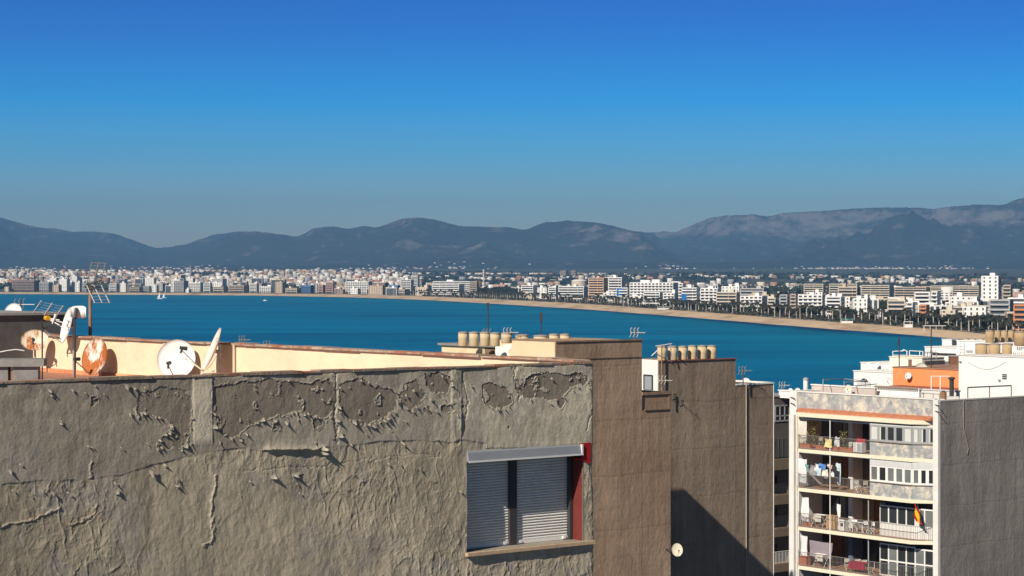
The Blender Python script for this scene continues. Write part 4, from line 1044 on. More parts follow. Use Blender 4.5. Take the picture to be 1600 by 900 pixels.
d6 = dish(Rf(330, 546, Dp(330)-1.2), -77, 22, .78, rustm('speckled_dish', (.78, .74, .66), (.62, .66), 9), 'speckled white dish seen edge on right of the clean round one', ratio=1.08, pole=rz0)
# marks on the upright dish: two black strokes
mk = MB(); c0 = Rf(104.5, 506, Dp(103)-1.15)
for a_, b_ in (((0, 0, .06), (.05, -.01, .05)), ((.05, -.01, .05), (.0, 0, -.04)), ((-.01, 0, -.03), (.05, -.01, -.09)), ((.05, -.01, -.09), (.02, 0, -.13))):
    mk.tube(c0+Vector(a_), c0+Vector(b_), .009, 5, raw=True)
mk.build('mark', dark, d3)

def pole_thing(name, label, cat, px, pyt, pyb, D, r=.02, mat=None, group=None, zb=None):
    t_ = W(px, pyt, D); zb_ = zb if zb is not None else W(px, pyb, D).z
    root = thing(name, label, cat, (t_.x, t_.y, zb_), group)
    MB().tube((t_.x, t_.y, zb_), (t_.x, t_.y, t_.z), r, 8, raw=True).build('pole', mat or alu, root)
    return root, t_, zb_
# tall aerial with corner reflector
root, tp, zb_ = pole_thing('television_aerial', 'tall roof aerial with two slanted grid reflectors on a rusty pole', 'aerial', 141, 447, 535, 44.5, .036, M('rusty_pole', (.30, .24, .19), col2=(.28, .12, .05), thr=(.45, .6), scale=3), zb=ZT-1)
def grid_panel(c, ex, ez, nrod, mat, rt=.006, rb=.010):
    m = MB()
    for k_ in range(nrod):
        q_ = c+ez*(k_/(nrod-1)); m.tube(q_-ex*.5, q_+ex*.5, rt, 5, raw=True)
    for s_ in (-.42, 0, .42): m.tube(c+ex*s_, c+ez+ex*s_, rb, 5, raw=True)
    return m
D_ = 44.5
s1_ = F/D_
def pv_(dx, dy, dz=0): return Vector((dx/s1_, dz, -dy/s1_))
c_ = tp+pv_(5, -3)
grid_panel(c_, pv_(24, 1, .1), pv_(10, -33, -.12), 8, alu).build('reflector', alu, root)
grid_panel(c_+pv_(1, 2), pv_(26, 0, .1), pv_(14, 27, -.1), 7, alu).build('reflector', alu, root)
bm_ = MB(); bm_.tube(tp+pv_(-4, -2), tp+pv_(24, -9, -.5), .012, 6, raw=True)
for k_ in range(5): q_ = tp+pv_(6+4*k_, -3-1.4*k_, -.1*k_); bm_.tube(q_+Vector((-.05, .05, -.1)), q_+Vector((.05, -.05, .1)), .004, 5, raw=True)
bm_.build('boom', dark, root); MB().tube(tp+pv_(-7, -1), tp+pv_(5, 5), .05, 8, raw=True).build('clamp', dark, root)
# panel aerial
root, tp, _ = pole_thing('panel_aerial', 'white curved panel aerial on a thin dark pole beside the tall aerial', 'aerial', 117, 492, 586, 36.2, .013, dark, zb=rz0)
m = MB(); m.smooth = True; c_ = Rf(123.5, 487.5, 36.1); s_ = F/36.1; prev = None
for k_ in range(9):
    u_ = (k_-4)/4.0; x_ = u_*12/s_; dy_ = .07*u_*u_; hh_ = (9.6-2.6*abs(u_)**4)/s_
    row = [c_+Vector((x_, -dy_, hh_)), c_+Vector((x_, -dy_, -hh_-.01*u_)), c_+Vector((x_, -dy_+.02, -hh_)), c_+Vector((x_, -dy_+.02, hh_))]
    if prev: m.add(prev+row, [(0, 4, 5, 1), (1, 5, 6, 2), (2, 6, 7, 3), (3, 7, 4, 0)])
    prev = row
m.build('panel', whiteplas, root); MB().tube(c_+Vector((-.04, -.1, -.1)), c_+Vector((-.04, -.02, .06)), .03, 8, raw=True).build('receiver_head', dark, root)
# low uhf aerial with yellow balun
root, tp, _ = pole_thing('television_aerial', 'low bent aerial with three slanted bars and a yellow balun', 'aerial', 66, 505, 570, 37.0, .013, dark, zb=rz0)
m = MB(); s_ = F/37.
for k_ in range(3):
    q_ = Rf(52+17*k_, 489+4*k_, 37); m.tube(q_, q_+Vector((14/s_, -.05, 20/s_)), .012, 6, raw=True)
for k_ in range(5):
    q_ = Rf(54+2.6*k_, 486-3.6*k_, 37); m.tube(q_, q_+Vector((36/s_, 0, -8/s_)), .0035, 4, raw=True)
m.build('reflector', alu, root)
m = MB(); q_ = Rf(73, 497, 36.9)
for k_ in range(4): m.tube(q_, q_+Vector(((22+6*(k_ % 2))/s_, -.1, (-3-k_*4)/s_)), .009, 6, raw=True)
m.tube(q_+Vector((16/s_, -.08, 6/s_)), q_+Vector((10/s_, -.08, -9/s_)), .03, 6, .01, raw=True); m.build('director', whiteplas, root)
MB().tube(q_+Vector((-2/s_, .02, 0)), q_+Vector((4/s_, -.06, 0)), .04, 8, .045, raw=True).build('balun', M('yellow_plastic', (.75, .40, .03), rough=.5), root)
m = MB(); m.path([Rf(66, 500, 37), Rf(64, 505, 36.9), Rf(65, 512, 36.9), Rf(69, 517, 36.9)], .012); m.build('cable', dark, root)
# concrete beam on blocks
ca = thing('concrete_bench', 'long grey concrete slab lying on low blocks at the left edge of the roof', 'roof slab', W(40, 584, 35.6))
lo = W(-30, 572, 35.2); hi = W(83, 561, 36.0); fr_ = MB((lo.x, lo.y, 0), Vector((1, .12, 0)).normalized(), Vector((-.12, 1, 0)).normalized())
ln = (hi.x-lo.x); zt_ = H-(560.5-HY)/F*35.5; zb2 = H-(572-HY)/F*35.5
fr_.box(0, ln, 0, .55, zb2, zt_); fr_.build('slab', M('raw_concrete', (.24, .24, .235), var=.2, scale=4, bump=.3), ca)
for x0_, x1_ in ((.05, .42), (ln-.5, ln-.1)):
    m = MB(fr_.o, fr_.ax, fr_.ay); m.box(x0_, x1_, .06, .5, rz0, zb2); m.build('block', M('raw_concrete', (.24, .24, .235)), ca)
# cables lying on the roof and wall
cab = MB()
cab.path([Rf(0, 550, 36.5), Rf(10, 548, 36.4), Rf(25, 546, 36.4), Rf(38, 548, 36.4)], .008); o = cab.build('cable', whiteplas, None, Rf(0, 550, 36.5)); tag(o, 'pale cable hanging beside the dark rusty dish', 'cable')
cab = MB(); cab.path([Rf(284, 558, 39.3), Rf(300, 567, 39.2), Rf(314, 577, 39.1), Rf(323, 577, 39.0), Rf(331, 568, 38.9), Rf(338, 556, 38.9)], .012); o = cab.build('cable', M('cream_pipe', (.7, .6, .45)), None, Rf(284, 558, 39.3)); tag(o, 'looped cream cable between the clean dish and the speckled dish', 'cable')
cab = MB(); cab.path([Rf(364, 543, Dp(364)-.4), Rf(358, 560, Dp(358)-.4), Rf(348, 571, Dp(348)-.4), Rf(338, 578, Dp(338)-.45), Rf(330, 581, Dp(330)-.6)], .009); o = cab.build('cable', M('grey_cable', (.35, .30, .25)), None, Rf(364, 543, Dp(364)-.4)); tag(o, 'thin sagging cable right of the speckled dish', 'cable')

# dark grey house beyond the cream parapet, far left
GO, gu, gv, gz = box_from(103, 46, None, None, 491.5, 6)
m = UV(GO); a_left = (((-160-800)/F)*GO.y-GO.x)/(U.x-(-160-800)/F*U.y); m.box(a_left, 0, 0, 6, 6, gz)
hg = thing('house', 'dark grey rendered house wall behind the dishes at the left edge', 'house', (GO.x, GO.y, 6)); m.build('wall', M('dark_grey_render', (.105, .105, .11), var=.25, scale=1.2, bump=.5, bscale=8), hg)
m = UV(GO); m.box(a_left, .06, -.06, 6, gz, gz+.05); m.build('coping', M('pale_coping', (.30, .30, .30)), hg)
dish(W(20, 489, 48.5), -10, 14, .42, whiteplas, 'white dish half hidden behind the dark grey wall top', group='dishes on roofs beyond', pole=gz-1)

def yagi(px, pyt, pyb, D, label, sc=1.0, head=(1, -.25), mat=None, group='small rooftop aerials'):
    root, tp, zb_ = pole_thing('television_aerial', label, 'aerial', px, pyt, pyb, D, .022*sc, M('dark_pole', (.10, .09, .085)), group)
    d = Vector((head[0], head[1], 0)).normalized(); n_ = Vector((-d.y, d.x, 0)); c_ = tp-Vector((0, 0, .12*sc)); k0 = (int(px*7) % 5)/5.
    m = MB(); m.tube(c_-d*.18*sc, c_+d*(.30+.12*k0)*sc, .010*sc, 5, raw=True)
    for k_ in range(4):
        q_ = c_+d*(.02+.1*k_)*sc; m.tube(q_-n_*.13*sc-Vector((0, 0, .03*sc)), q_+n_*.13*sc+Vector((0, 0, .03*sc)), .006*sc, 4, raw=True)
    m.build('boom', mat or alu, root)
    m = MB()
    for k_ in range(3):
        q_ = c_+d*(-.17+.12*k_)*sc; w_ = Vector((.03*sc, 0, 0))
        m.path([q_+Vector((0, 0, -.15*sc))-w_, q_+Vector((0, 0, -.02*sc))+w_, q_+Vector((0, 0, .1*sc))-w_*.2, q_+Vector((0, 0, .17*sc))+w_*1.6], .010*sc, 5)
    m.build('reflector', mat or alu, root)
    return root
yagi(32, 469, 492, 60, 'tiny aerial beyond the dark grey wall at far left', 1.0, (1, -.1), group='small aerials at the left')
yagi(379, 526, 560, 75, 'left of two small dark aerials beyond the cream parapet', .9, (1, -.6))
yagi(418, 534, 560, 75, 'right of two small dark aerials beyond the cream parapet', .9, (1, -.3))

# ---- building B
DB = 119.
BO = W(868, HY, DB*.962); BO.z = 0
gap = 11.0*DB/130
brown = lambda nm, c, c2: M(nm, c, var=.12, scale=.55, bump=.9, bscale=3.2, col2=c2, thr=(.48, .62), stretch=(1, 1, .55), bdist=.05, rough=.9)
def streak_plaster(name, c, c2, s=1.0):
    """trowelled render: fine vertical rain streaks, day-joint bands and shallow trowel marks"""
    if name in MATS: return MATS[name]
    m = bpy.data.materials.new(name); m.use_nodes = True; t = m.node_tree; bs = t.nodes['Principled BSDF']; nw = t.nodes.new; lk = t.links.new
    tcn = nw('ShaderNodeTexCoord')
    def noise(sc3, det, ro=.6):
        mp = nw('ShaderNodeMapping'); mp.inputs['Scale'].default_value = sc3; lk(tcn.outputs['Object'], mp.inputs[0])
        n = nw('ShaderNodeTexNoise'); n.inputs['Scale'].default_value = 1; n.inputs['Detail'].default_value = det; n.inputs['Roughness'].default_value = ro; lk(mp.outputs[0], n.inputs['Vector']); return n.outputs['Fac']
    def rng(s_, a, b, c_, d):
        r = nw('ShaderNodeMapRange'); r.inputs['From Min'].default_value = a; r.inputs['From Max'].default_value = b; r.inputs['To Min'].default_value = c_; r.inputs['To Max'].default_value = d; lk(s_, r.inputs['Value']); return r.outputs[0]
    def mul(a, b):
        r = nw('ShaderNodeMath'); r.operation = 'MULTIPLY'; lk(a, r.inputs[0]); lk(b, r.inputs[1]); return r.outputs[0]
    def addn(a, b):
        r = nw('ShaderNodeMath'); r.operation = 'ADD'; lk(a, r.inputs[0]); lk(b, r.inputs[1]); return r.outputs[0]
    st = rng(noise((2.2*s, 2.2*s, .12*s), 6, .7), .3, .7, .78, 1.2); cl = rng(noise((.25*s, .25*s, .4*s), 5), .35, .65, 0, 1); fn = rng(noise((9*s, 9*s, 7*s), 4), .3, .7, .9, 1.1)
    mx = nw('ShaderNodeMix'); mx.data_type = 'RGBA'; mx.inputs['A'].default_value = (*c, 1); mx.inputs['B'].default_value = (*c2, 1); lk(cl, mx.inputs['Factor'])
    # floor-line joints where one lift of render met the next, broken up by noise, and square patches of later render
    spz = nw('ShaderNodeSeparateXYZ'); lk(tcn.outputs['Object'], spz.inputs[0])
    zj = nw('ShaderNodeMath'); zj.operation = 'MULTIPLY_ADD'; zj.inputs[1].default_value = .35; lk(noise((.5*s, .5*s, .3*s), 4), zj.inputs[0]); lk(spz.outputs['Z'], zj.inputs[2])
    pp_ = nw('ShaderNodeMath'); pp_.operation = 'PINGPONG'; pp_.inputs[1].default_value = 1.46; lk(zj.outputs[0], pp_.inputs[0])
    jt = rng(pp_.outputs[0], 0, .10, .93, 1.0)
    bt_ = nw('ShaderNodeTexVoronoi'); bt_.distance = 'CHEBYCHEV'; mpv = nw('ShaderNodeMapping'); mpv.inputs['Scale'].default_value = (.35, .35, .28); lk(tcn.outputs['Object'], mpv.inputs[0]); lk(mpv.outputs[0], bt_.inputs['Vector']); bt_.inputs['Scale'].default_value = 1
    sc3_ = nw('ShaderNodeSeparateColor'); lk(bt_.outputs['Color'], sc3_.inputs[0]); pt_ = rng(sc3_.outputs[0], 0, 1, .91, 1.09)
    dk = rng(noise((.9*s, .9*s, .22*s), 5, .7), .55, .75, 1.0, .78)
    sv = nw('ShaderNodeVectorMath'); sv.operation = 'SCALE'; lk(mx.outputs['Result'], sv.inputs[0]); lk(mul(mul(mul(st, fn), mul(jt, pt_)), dk), sv.inputs['Scale']); lk(sv.outputs[0], bs.inputs['Base Color'])
    bs.inputs['Roughness'].default_value = .9; bs.inputs['Specular IOR Level'].default_value = .2
    h1 = rng(noise((1.6*s, 1.6*s, .9*s), 6, .62), 0, 1, 0, 1.0); h2 = rng(noise((6*s, 6*s, 3.0*s), 5, .6), 0, 1, 0, .35); h3 = rng(noise((.15*s, .15*s, 1.1*s), 3), 0, 1, 0, .5)
    bp = nw('ShaderNodeBump'); bp.inputs['Strength'].default_value = .7; bp.inputs['Distance'].default_value = .07/s; lk(addn(addn(h1, h2), addn(h3, rng(jt, .93, 1, 0, .10))), bp.inputs['Height']); lk(bp.outputs[0], bs.inputs['Normal'])
    MATS[name] = m; return m
plB = streak_plaster('brown_render_warm', (.365, .250, .172), (.43, .31, .22), 1.0)
plC = streak_plaster('brown_render_dull', (.275, .208, .155), (.34, .262, .20), .9)
plE = streak_plaster('grey_brown_render', (.26, .235, .215), (.32, .29, .265), .9)
LB = 6.0
a1003, _ = on_u(BO, 1003, 533); a1048, zB2 = on_u(BO, 1048, 612); _, zB1 = on_u(BO, 868, 534.5)
b775, _ = on_v(BO, 775, 531); b692, _ = on_v(BO, 692, 545)
hB = thing('apartment_house', 'tall brown party wall house with a cream roof block and row of roof tanks', 'apartment house', (BO.x, BO.y, 6))
m = UV(BO); m.box(0, a1003, 0, 6, 6, zB1); m.box(0, .15, 6, b775, 6, zB1); m.box(.15, a1003, 6, gap-.15, 6, zB2-.3); m.box(a1003-.01, a1048, .01, gap-.1, 6, zB2)
zq = on_u(BO, 1010, 640)[1]
wB = m.build('wall', plB, hB)
zseam = on_u(BO, 930, 559.5)[1]
m = UV(BO); m.box(0, a1003+.02, -.05, 0, zB1-.02, zB1+.06); m.box(0, a1003, -.035, 0, zseam-.03, zseam+.03); m.box(a1003, a1048+.03, -.06, 0, zB2-.12, zB2+.04); m.box(a1003+.18, a1048, -.05, .0, zq-.05, zq+.02)
m.box(a1048-.16, a1048+.03, -.03, 0, zq, zB2); m.build('string_course', streak_plaster('brown_trim', (.28, .19, .13), (.34, .24, .17)), hB)
m = UV(BO); m.box(a1003+.005, a1003+.16, -.012, 0, zq, zB2-.12); m.build('gap_strip', dark, hB)  # dark strip imitating the shade of a narrow gap
zwb = on_v(BO, 775, 560)[1]
m = UV(BO); m.box(-.03, 0, .03, b775, 20, zB1-.01); m.build('side_wall', M('cream_side', (.78, .63, .42), var=.07, scale=.5, col2=(.72, .55, .36), thr=(.5, .7)), hB)
# white touch-up patch on the side wall: irregular outline, thin coat
pt = UV(BO); pts_ = [(774, 562), (774, 541), (784, 541), (790, 538), (800, 538), (799, 545), (794, 548), (795, 556), (800, 560), (868, 561), (868, 565), (774, 565)]
q2 = [on_v(BO, x, y, .04) for x, y in pts_]; n = len(q2)
vs = [pt.P(-.045, b, z) for b, z in q2]+[pt.P(-.031, b, z) for b, z in q2]
pt.add(vs, [tuple(range(n)), tuple(range(n, 2*n))[::-1]]+[(i, (i+1) % n, n+(i+1) % n, n+i) for i in range(n)]); pt.build('paint_patch', whitep, hB)
# low roof rooms on the left of the block and their tanks
zr = on_v(BO, 735, 541)[1]; zrb = on_v(BO, 735, 556)[1]
m = UV(BO); m.box(-.2, 6, b775, b692+1.5, 6, zrb-.5)
m.box(0, 3, b692-4.6, b692, zrb-.5, zr); m.box(0, 3, b775+2.6, b775+4.9, zrb-.5, zr); m.box(0, 3, b775+.3, b775+1.3, zrb-.5, zr-.1); m.box(1.6, 3, b775, b692, zrb-.5, zr-.1)
m.build('roof_room', M('cream_side', (.6, .5, .4)), hB)
m = UV(BO); m.box(-.15, 3.2, b775, b692+.3, zr, zr+.12); m.build('roof_slab', M('raw_concrete', (.3, .3, .3)), hB)
tankm = M('tank_fibre_cement', (.62, .49, .31), var=.12, scale=1.5, col2=(.52, .40, .25), thr=(.5, .7), bump=.2, bscale=20)
tankd = M('tank_fibre_cement_old', (.46, .33, .19), var=.14, scale=1.5, col2=(.36, .26, .15), thr=(.5, .7), bump=.2, bscale=20)
lidm = M('tank_lid', (.34, .31, .27), var=.2, scale=4)
tank_n = [0]
def tank(px0, px1, pyt, pyb, D, label, group, mat=None, pipe=False):
    c = W((px0+px1)/2, pyb, D); r = (px1-px0)/2/F*D; h = (pyb-pyt)/F*D
    root = thing('water_tank', label, 'water tank', c, group)
    m = MB(); m.smooth = True; m.lathe(c, [(r*.93, 0), (r, .03), (r, h*.55), (r*1.015, h*.57), (r, h*.6), (r, h-.06)], 28); m.build('body', mat or tankm, root)
    m = MB(); m.lathe(c, [(r*1.06, h-.06), (r*1.06, h-.0), (r*.5, h+.03), (.05, h+.04)], 28); m.build('lid', lidm, root)
    if pipe:
        m = MB(); m.tube(c+Vector((-r, -.1, h*.2)), c+Vector((-r*1.3, -.3, -.1)), .03, 6, raw=True); m.build('pipe', alu, root)
    return root
g1 = 'water tanks on the cream rooms of the tall brown house'
Dl = DB*.962+ (b775+b692)/2*V.y
for i, (x0, x1, y0, y1, w_) in enumerate(((716, 731, 519, 541, 'first from the left'), (733, 748, 519, 541, 'second from the left'), (750, 765, 519, 541, 'third from the left, behind the rooftop mast'), (766, 781, 520, 541, 'fourth from the left, half in shadow'),
                                 (783, 800, 520, 536, 'fifth from the left, ribbed by an aerial'))):
    tank(x0, x1, y0, y1, Dl-2.0-i*1.0, 'cream roof tank, '+w_+', on the brown house', g1)
for x0, x1, y0, y1, w_ in ((805, 826, 523, 534, 'broad cream tank sunk behind the cream block, left'), (834, 856, 524, 534, 'broad cream tank sunk behind the cream block, middle'), (858, 873, 522, 536, 'narrow cream tank right of the sunken pair'), (875, 890, 522, 537, 'rightmost narrow cream tank behind the brown wall top')):
    tank(x0, x1, y0, y1+6, DB+2, w_, 'water tanks behind the cream roof block')
yagi(762, 516, 556, DB+1, 'lattice topped aerial before the third cream tank', 1.7, (1, -.5)); 
root, tp, _ = pole_thing('mast', 'thin bare mast rising above the third cream tank', 'mast', 762.5, 474, 557, DB+2, .035, dark)
MB().box(tp.x-.07, tp.x+.07, tp.y-.07, tp.y+.07, tp.z-.2, tp.z+.03).build('cap', dark, root)
root, tp, _ = pole_thing('mast', 'short thin mast above the sunken broad tanks', 'mast', 845.5, 489, 524, DB+7, .035, dark); MB().box(tp.x-.08, tp.x+.08, tp.y-.08, tp.y+.08, tp.z-.5, tp.z+.03).build('cap', dark, root)
yagi(794, 514, 536, DB+1.5, 'pale small aerial on the fifth cream tank', 1.6, (1, -.3), M('pale_alu', (.6, .58, .52)))
yagi(993, 514, 534, DB+3, 'pale small aerial on the right end of the tall brown wall', 1.7, (1, -.4), M('pale_alu', (.6, .58, .52)))

# ---- building C
gap = 11.0*DB/130
nC = V  # plane C lies behind plane B by gap along V
CO = Vector((BO.x, BO.y, 0))+V*gap
aC0, zC1 = on_u(CO, 1029, 565); aC1, _ = on_u(CO, 1149.5, 561); aC2, zC2 = on_u(CO, 1208.5, 599.5)
CO2 = CO+U*aC0; w1 = aC1-aC0; w2 = aC2-aC0; CO2.z = 6
hC = thing('apartment_house', 'long dull brown party wall house stepping down to the right with six tanks', 'apartment house', (CO2.x, CO2.y, 6))
bC, _ = on_v(CO2, 1003, 566)
m = UV(CO2); m.box(0, w1, 0, bC+3, 6, zC1); m.box(w1-.01, w2, .01, 12, 6, zC2); m.build('wall', plC, hC)
zd = on_v(CO2, 1018, 612)[1]
m = UV(CO2); m.box(-.05, 0, .02, bC+3, 18, zC1+.1); m.build('side_wall', whitep, hC)
bd0, zd1 = on_v(CO2, 1008, 587, .05); bd1, zd0 = on_v(CO2, 1019.5, 609, .05)
m = UV(CO2); m.box(-.10, -.05, bd1, bd0, zd0, zd1); dr = m.build('door', M('grey_blue_door', (.30, .34, .38), var=.06), hC)
m = UV(CO2); m.box(-.13, -.10, bd1-.08, bd1, zd0, zd1+.08); m.box(-.13, -.10, bd0, bd0+.08, zd0, zd1+.08); m.box(-.13, -.10, bd1, bd0, zd1, zd1+.08); m.build('frame', dark, dr)
m = UV(CO2); m.box(0, w1+.05, -.06, .1, zC1, zC1+.07); m.build('coping', M('red_brown_coping', (.30, .12, .09), var=.3, scale=2), hC)
m = UV(CO2); m.box(w1, w2+.04, -.03, .2, zC2, zC2+.10); m.box(w1, w2+.04, 11.8, 12.1, zC2, zC2+.45); m.box(w2, w2+.03, -.02, 12, 6, zC2+.1); m.build('coping', whitep, hC)
ap, _ = on_u(CO2, 1165, 700); m = UV(CO2); m.tube((ap, -.06, 8), (ap, -.06, zC2), .03); m.build('drain_pipe', M('beige_pipe', (.50, .42, .34)), hC)
DT = CO2.y+1.4
for i, (x0, x1, y0, y1) in enumerate(((1027, 1041.5, 541, 564), (1043.5, 1058, 541, 563), (1060, 1073.5, 541, 563), (1075, 1088.5, 540, 562), (1090, 1104.5, 540, 562), (1105, 1119, 540, 562))):
    tank(x0, x1, y0, y1+2, DT+i*.62, 'tan roof tank, %s of the row of six on the dull brown house' % ('leftmost', 'second', 'third', 'fourth', 'fifth', 'rightmost')[i], 'row of six water tanks')
root, tp, _ = pole_thing('television_aerial', 'bare bent aerial frame in front of the leftmost tan tank', 'aerial', 1034, 538, 612, CO2.y-.1, .04, M('rusty_pole', (.3, .24, .19)))
m = MB(); q_ = W(1024, 541, CO2.y-.1); m.tube(q_, W(1050, 537, CO2.y-.1), .03, 5, raw=True); m.tube(W(1018, 556, CO2.y-.1), W(1028, 547, CO2.y-.1), .03, 5, raw=True); m.tube(W(1024, 552, CO2.y-.1), W(1050, 566, CO2.y+.6), .03, 5, raw=True)
m.tube(W(1047, 536, CO2.y+.3), W(1050, 561, CO2.y+.3), .03, 5, raw=True); m.build('boom', alu, root)
yagi(1036, 589, 614, CO2.y-.5, 'small twin comb aerial below the leftmost tan tank', 1.7, (1, -.4), M('pale_alu', (.6, .58, .52)))
root = yagi(1161, 574, 602, CO2.y+4, 'small aerial on the lower right roof of the dull brown house', 1.7, (1, .3))
dish(W(1165, 598, CO2.y+9), -10, 14, .62, whiteplas, 'white dish peeping over the lower right step', group='dishes on the stepped roof', arm=False)
dish(W(1176, 601, CO2.y+9), -10, 14, .45, whiteplas, 'smaller white dish right of the aerial on the lower step', group='dishes on the stepped roof', arm=False)
p1, z1_ = on_u(BO, 1058, 859, .55); q_ = Vector((BO.x, BO.y, 0))+U*p1-V*.55; q_.z = z1_
mm_ = MB(); mm_.tube(q_+V*.1, q_+V*.6-U*.35, .03, 6, raw=True); o = mm_.build('bracket', dark, hB)
dish(q_, 10, 18, .62, M('cream_dish', (.72, .66, .52)), 'small cream dish low beside the corner of the tall brown house', group='dish on the brown wall', ratio=1.2)
# ------------------------------------------------------------------ building E: balconied apartment house on the right
EO = W(1470, HY, 156.); EO.z = 0
b1462, _ = on_v(EO, 1462, 700); bL0, _ = on_v(EO, 1250, 700); bL1, _ = on_v(EO, 1238, 700); bK, _ = on_v(EO, 1424, 700, 1.1); bW, _ = on_v(EO, 1360, 700, 1.0); bW3, _ = on_v(EO, 1372, 800, .3)
ZS = [26.75, 23.80, 20.86, 17.92, 14.98, 12.04]       # tops of the balcony floors, upper first
ZCOR = 29.35
_, zEt = on_v(EO, 1250, 612.5)
hE = thing('apartment_house', 'white and grey apartment house with four storeys of open balconies and a dark side wall', 'apartment house', (EO.x, EO.y, 6))
whitew = M('white_render_worn', (.74, .73, .70), var=.08, scale=1.0, col2=(.60, .60, .60), thr=(.55, .7))
mott = M('mottled_grey_render', (.33, .345, .36), var=.25, scale=2.2, col2=(.60, .56, .48), thr=(.47, .58), bump=.3, bscale=5)
fascia = M('cream_fascia', (.80, .74, .58), var=.04, scale=2)
inner = M('balcony_inner_wall', (.08, .075, .07), var=.1, scale=1)  # darkened base colour carries part of the loggia's shade
backw = M('balcony_back_wall', (.13, .12, .11), var=.1)  # back wall colour darkened to deepen the shade in the recess
innerw = M('balcony_white_wall', (.70, .69, .66), var=.05, scale=1)
tilef = M('terracotta_floor', (.36, .20, .12), var=.15, scale=4)
railm = M('grey_rail', (.22, .22, .22), var=.1, rough=.5)
orange = M('terracotta_tiles', (.46, .18, .10), var=.2, scale=3)
glass = M('window_glass', (.03, .035, .04), var=.3, scale=.5, rough=.08, spec=.6)
glassy = M('window_glass_grey', (.16, .18, .18), var=.2, scale=.8, rough=.15, spec=.6)
curt = M('pale_curtain', (.62, .64, .60), var=.1, scale=6, stretch=(8, 8, .3))
greyfr = M('grey_window_frame', (.34, .36, .38), var=.06)
whitefr = M('white_window_frame', (.80, .80, .78), var=.03)
b13 = bL0
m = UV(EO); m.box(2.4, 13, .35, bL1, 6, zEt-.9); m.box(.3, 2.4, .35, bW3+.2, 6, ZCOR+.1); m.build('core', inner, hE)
_, zPW = on_u(EO, 1470, 627.5)
aE, _ = on_u(EO, 1700, 620)
m = UV(EO); m.box(-.05, aE, 0, .34, 6, zPW); m.build('party_wall', plE, hE)
m = UV(EO); m.box(-.08, aE, -.02, .36, zPW, zPW+.09); m.build('coping', M('pale_coping2', (.55, .53, .50), var=.1), hE)
m = UV(EO); m.box(-.30, -.052, -.0, b1462, 6, zPW+.12); m.box(-.30, 2.4, bL0+.05, bL1, 6, zEt+.1); m.build('pillar', whitew, hE)
m = UV(EO); m.box(-.55, -.31, bL0+.12, bL0+.62, 6, ZCOR-.1); m.build('pillar', whitew, hE)
# roof parapet, tile band, cornice
m = UV(EO); m.box(-.12, .12, b1462, bL0+.05, ZCOR, zEt+.0); m.build('parapet', mott, hE)
m = UV(EO); m.box(-.18, .18, b1462, bL1, zEt+.0, zEt+.09); m.box(2.4, 2.6, .3, bL1, 28, zEt-.9); m.build('parapet_coping', whitew, hE)
bt0, _ = on_v(EO, 1455, 650, .5)
m = UV(EO); vs = []
for b in (bt0, bL0-.15): vs += [m.P(-.122, b, ZCOR+.42), m.P(-.6, b, ZCOR+.26), m.P(-.6, b, ZCOR+.12), m.P(-.122, b, ZCOR+.12)]
m.add(vs, [(0, 1, 5, 4), (1, 2, 6, 5), (2, 3, 7, 6), (0, 3, 2, 1), (4, 5, 6, 7)]); m.build('tile_band', orange, hE)
def slab_pts(o_=1.15, k=0.0): return [(.3, b1462), (-.05-k, b1462), (-o_-k, bK), (-o_-k, bL0-.9), (-.25-k, bL0), (.3, bL0)]
m = UV(EO); m.prism(slab_pts(1.25), ZCOR-.16, ZCOR+.12); m.prism([(a*.6, b) for a, b in slab_pts(1.2)], ZCOR-.3, ZCOR-.16); m.build('cornice', fascia, hE)
def rail_line(pts, z, h, name, parent, mat=railm, step=.13, top=.022):
    m = UV(EO)
    for p, q in zip(pts[:-1], pts[1:]):
        L_ = math.hypot(q[0]-p[0], q[1]-p[1]); n = max(1, int(L_/step))
        for k in range(n+1):
            t_ = k/n; a, b = p[0]+(q[0]-p[0])*t_, p[1]+(q[1]-p[1])*t_; m.box(a-.009, a+.009, b-.009, b+.009, z, z+h)
        for zz in (z+.06, z+h): m.tube((p[0], p[1], zz), (q[0], q[1], zz), top, 5)
    m.build(name, mat, parent)
def glazing(p, q, z0, z1, n, fm, panes, parent, curtains=(), name='window', solid=0, mid=None, fw=.05):
    """n lights between plan points p and q: one window part, panes and curtains its children"""
    d = Vector((q[0]-p[0], q[1]-p[1])); L_ = d.length; d.normalize(); nn_ = Vector((-d.y, d.x))
    if nn_.x > 0: nn_ = -nn_
    at_ = lambda s, o=0: (p[0]+d.x*s+nn_.x*o, p[1]+d.y*s+nn_.y*o)
    m = UV(EO)
    for zz in [z0, z1]+([mid] if mid else []): m.seg(at_(0), at_(L_), zz-fw, zz+fw, .09)
    for k in range(n+1):
        s = L_*k/n; m.seg(at_(max(0, s-fw*(1.6 if solid else 1))), at_(min(L_, s+fw*(1.6 if solid else 1))), z0, z1, .085)
    w = m.build(name, fm, parent)
    for k in range(n):
        s0, s1 = L_*k/n+fw, L_*(k+1)/n-fw
        mt = panes[k % len(panes)]; mm = UV(EO); mm.seg(at_(s0, -.01), at_(s1, -.01), z0, z1, .015); mm.build('pane', mt, w)
        if k in curtains:
            mm = UV(EO); mm.seg(at_(s0, .012), at_(s0+(s1-s0)*curtains[k], .012), z0+.05, z1-.03, .012); mm.build('curtain', curt, w)
OUT = 1.05
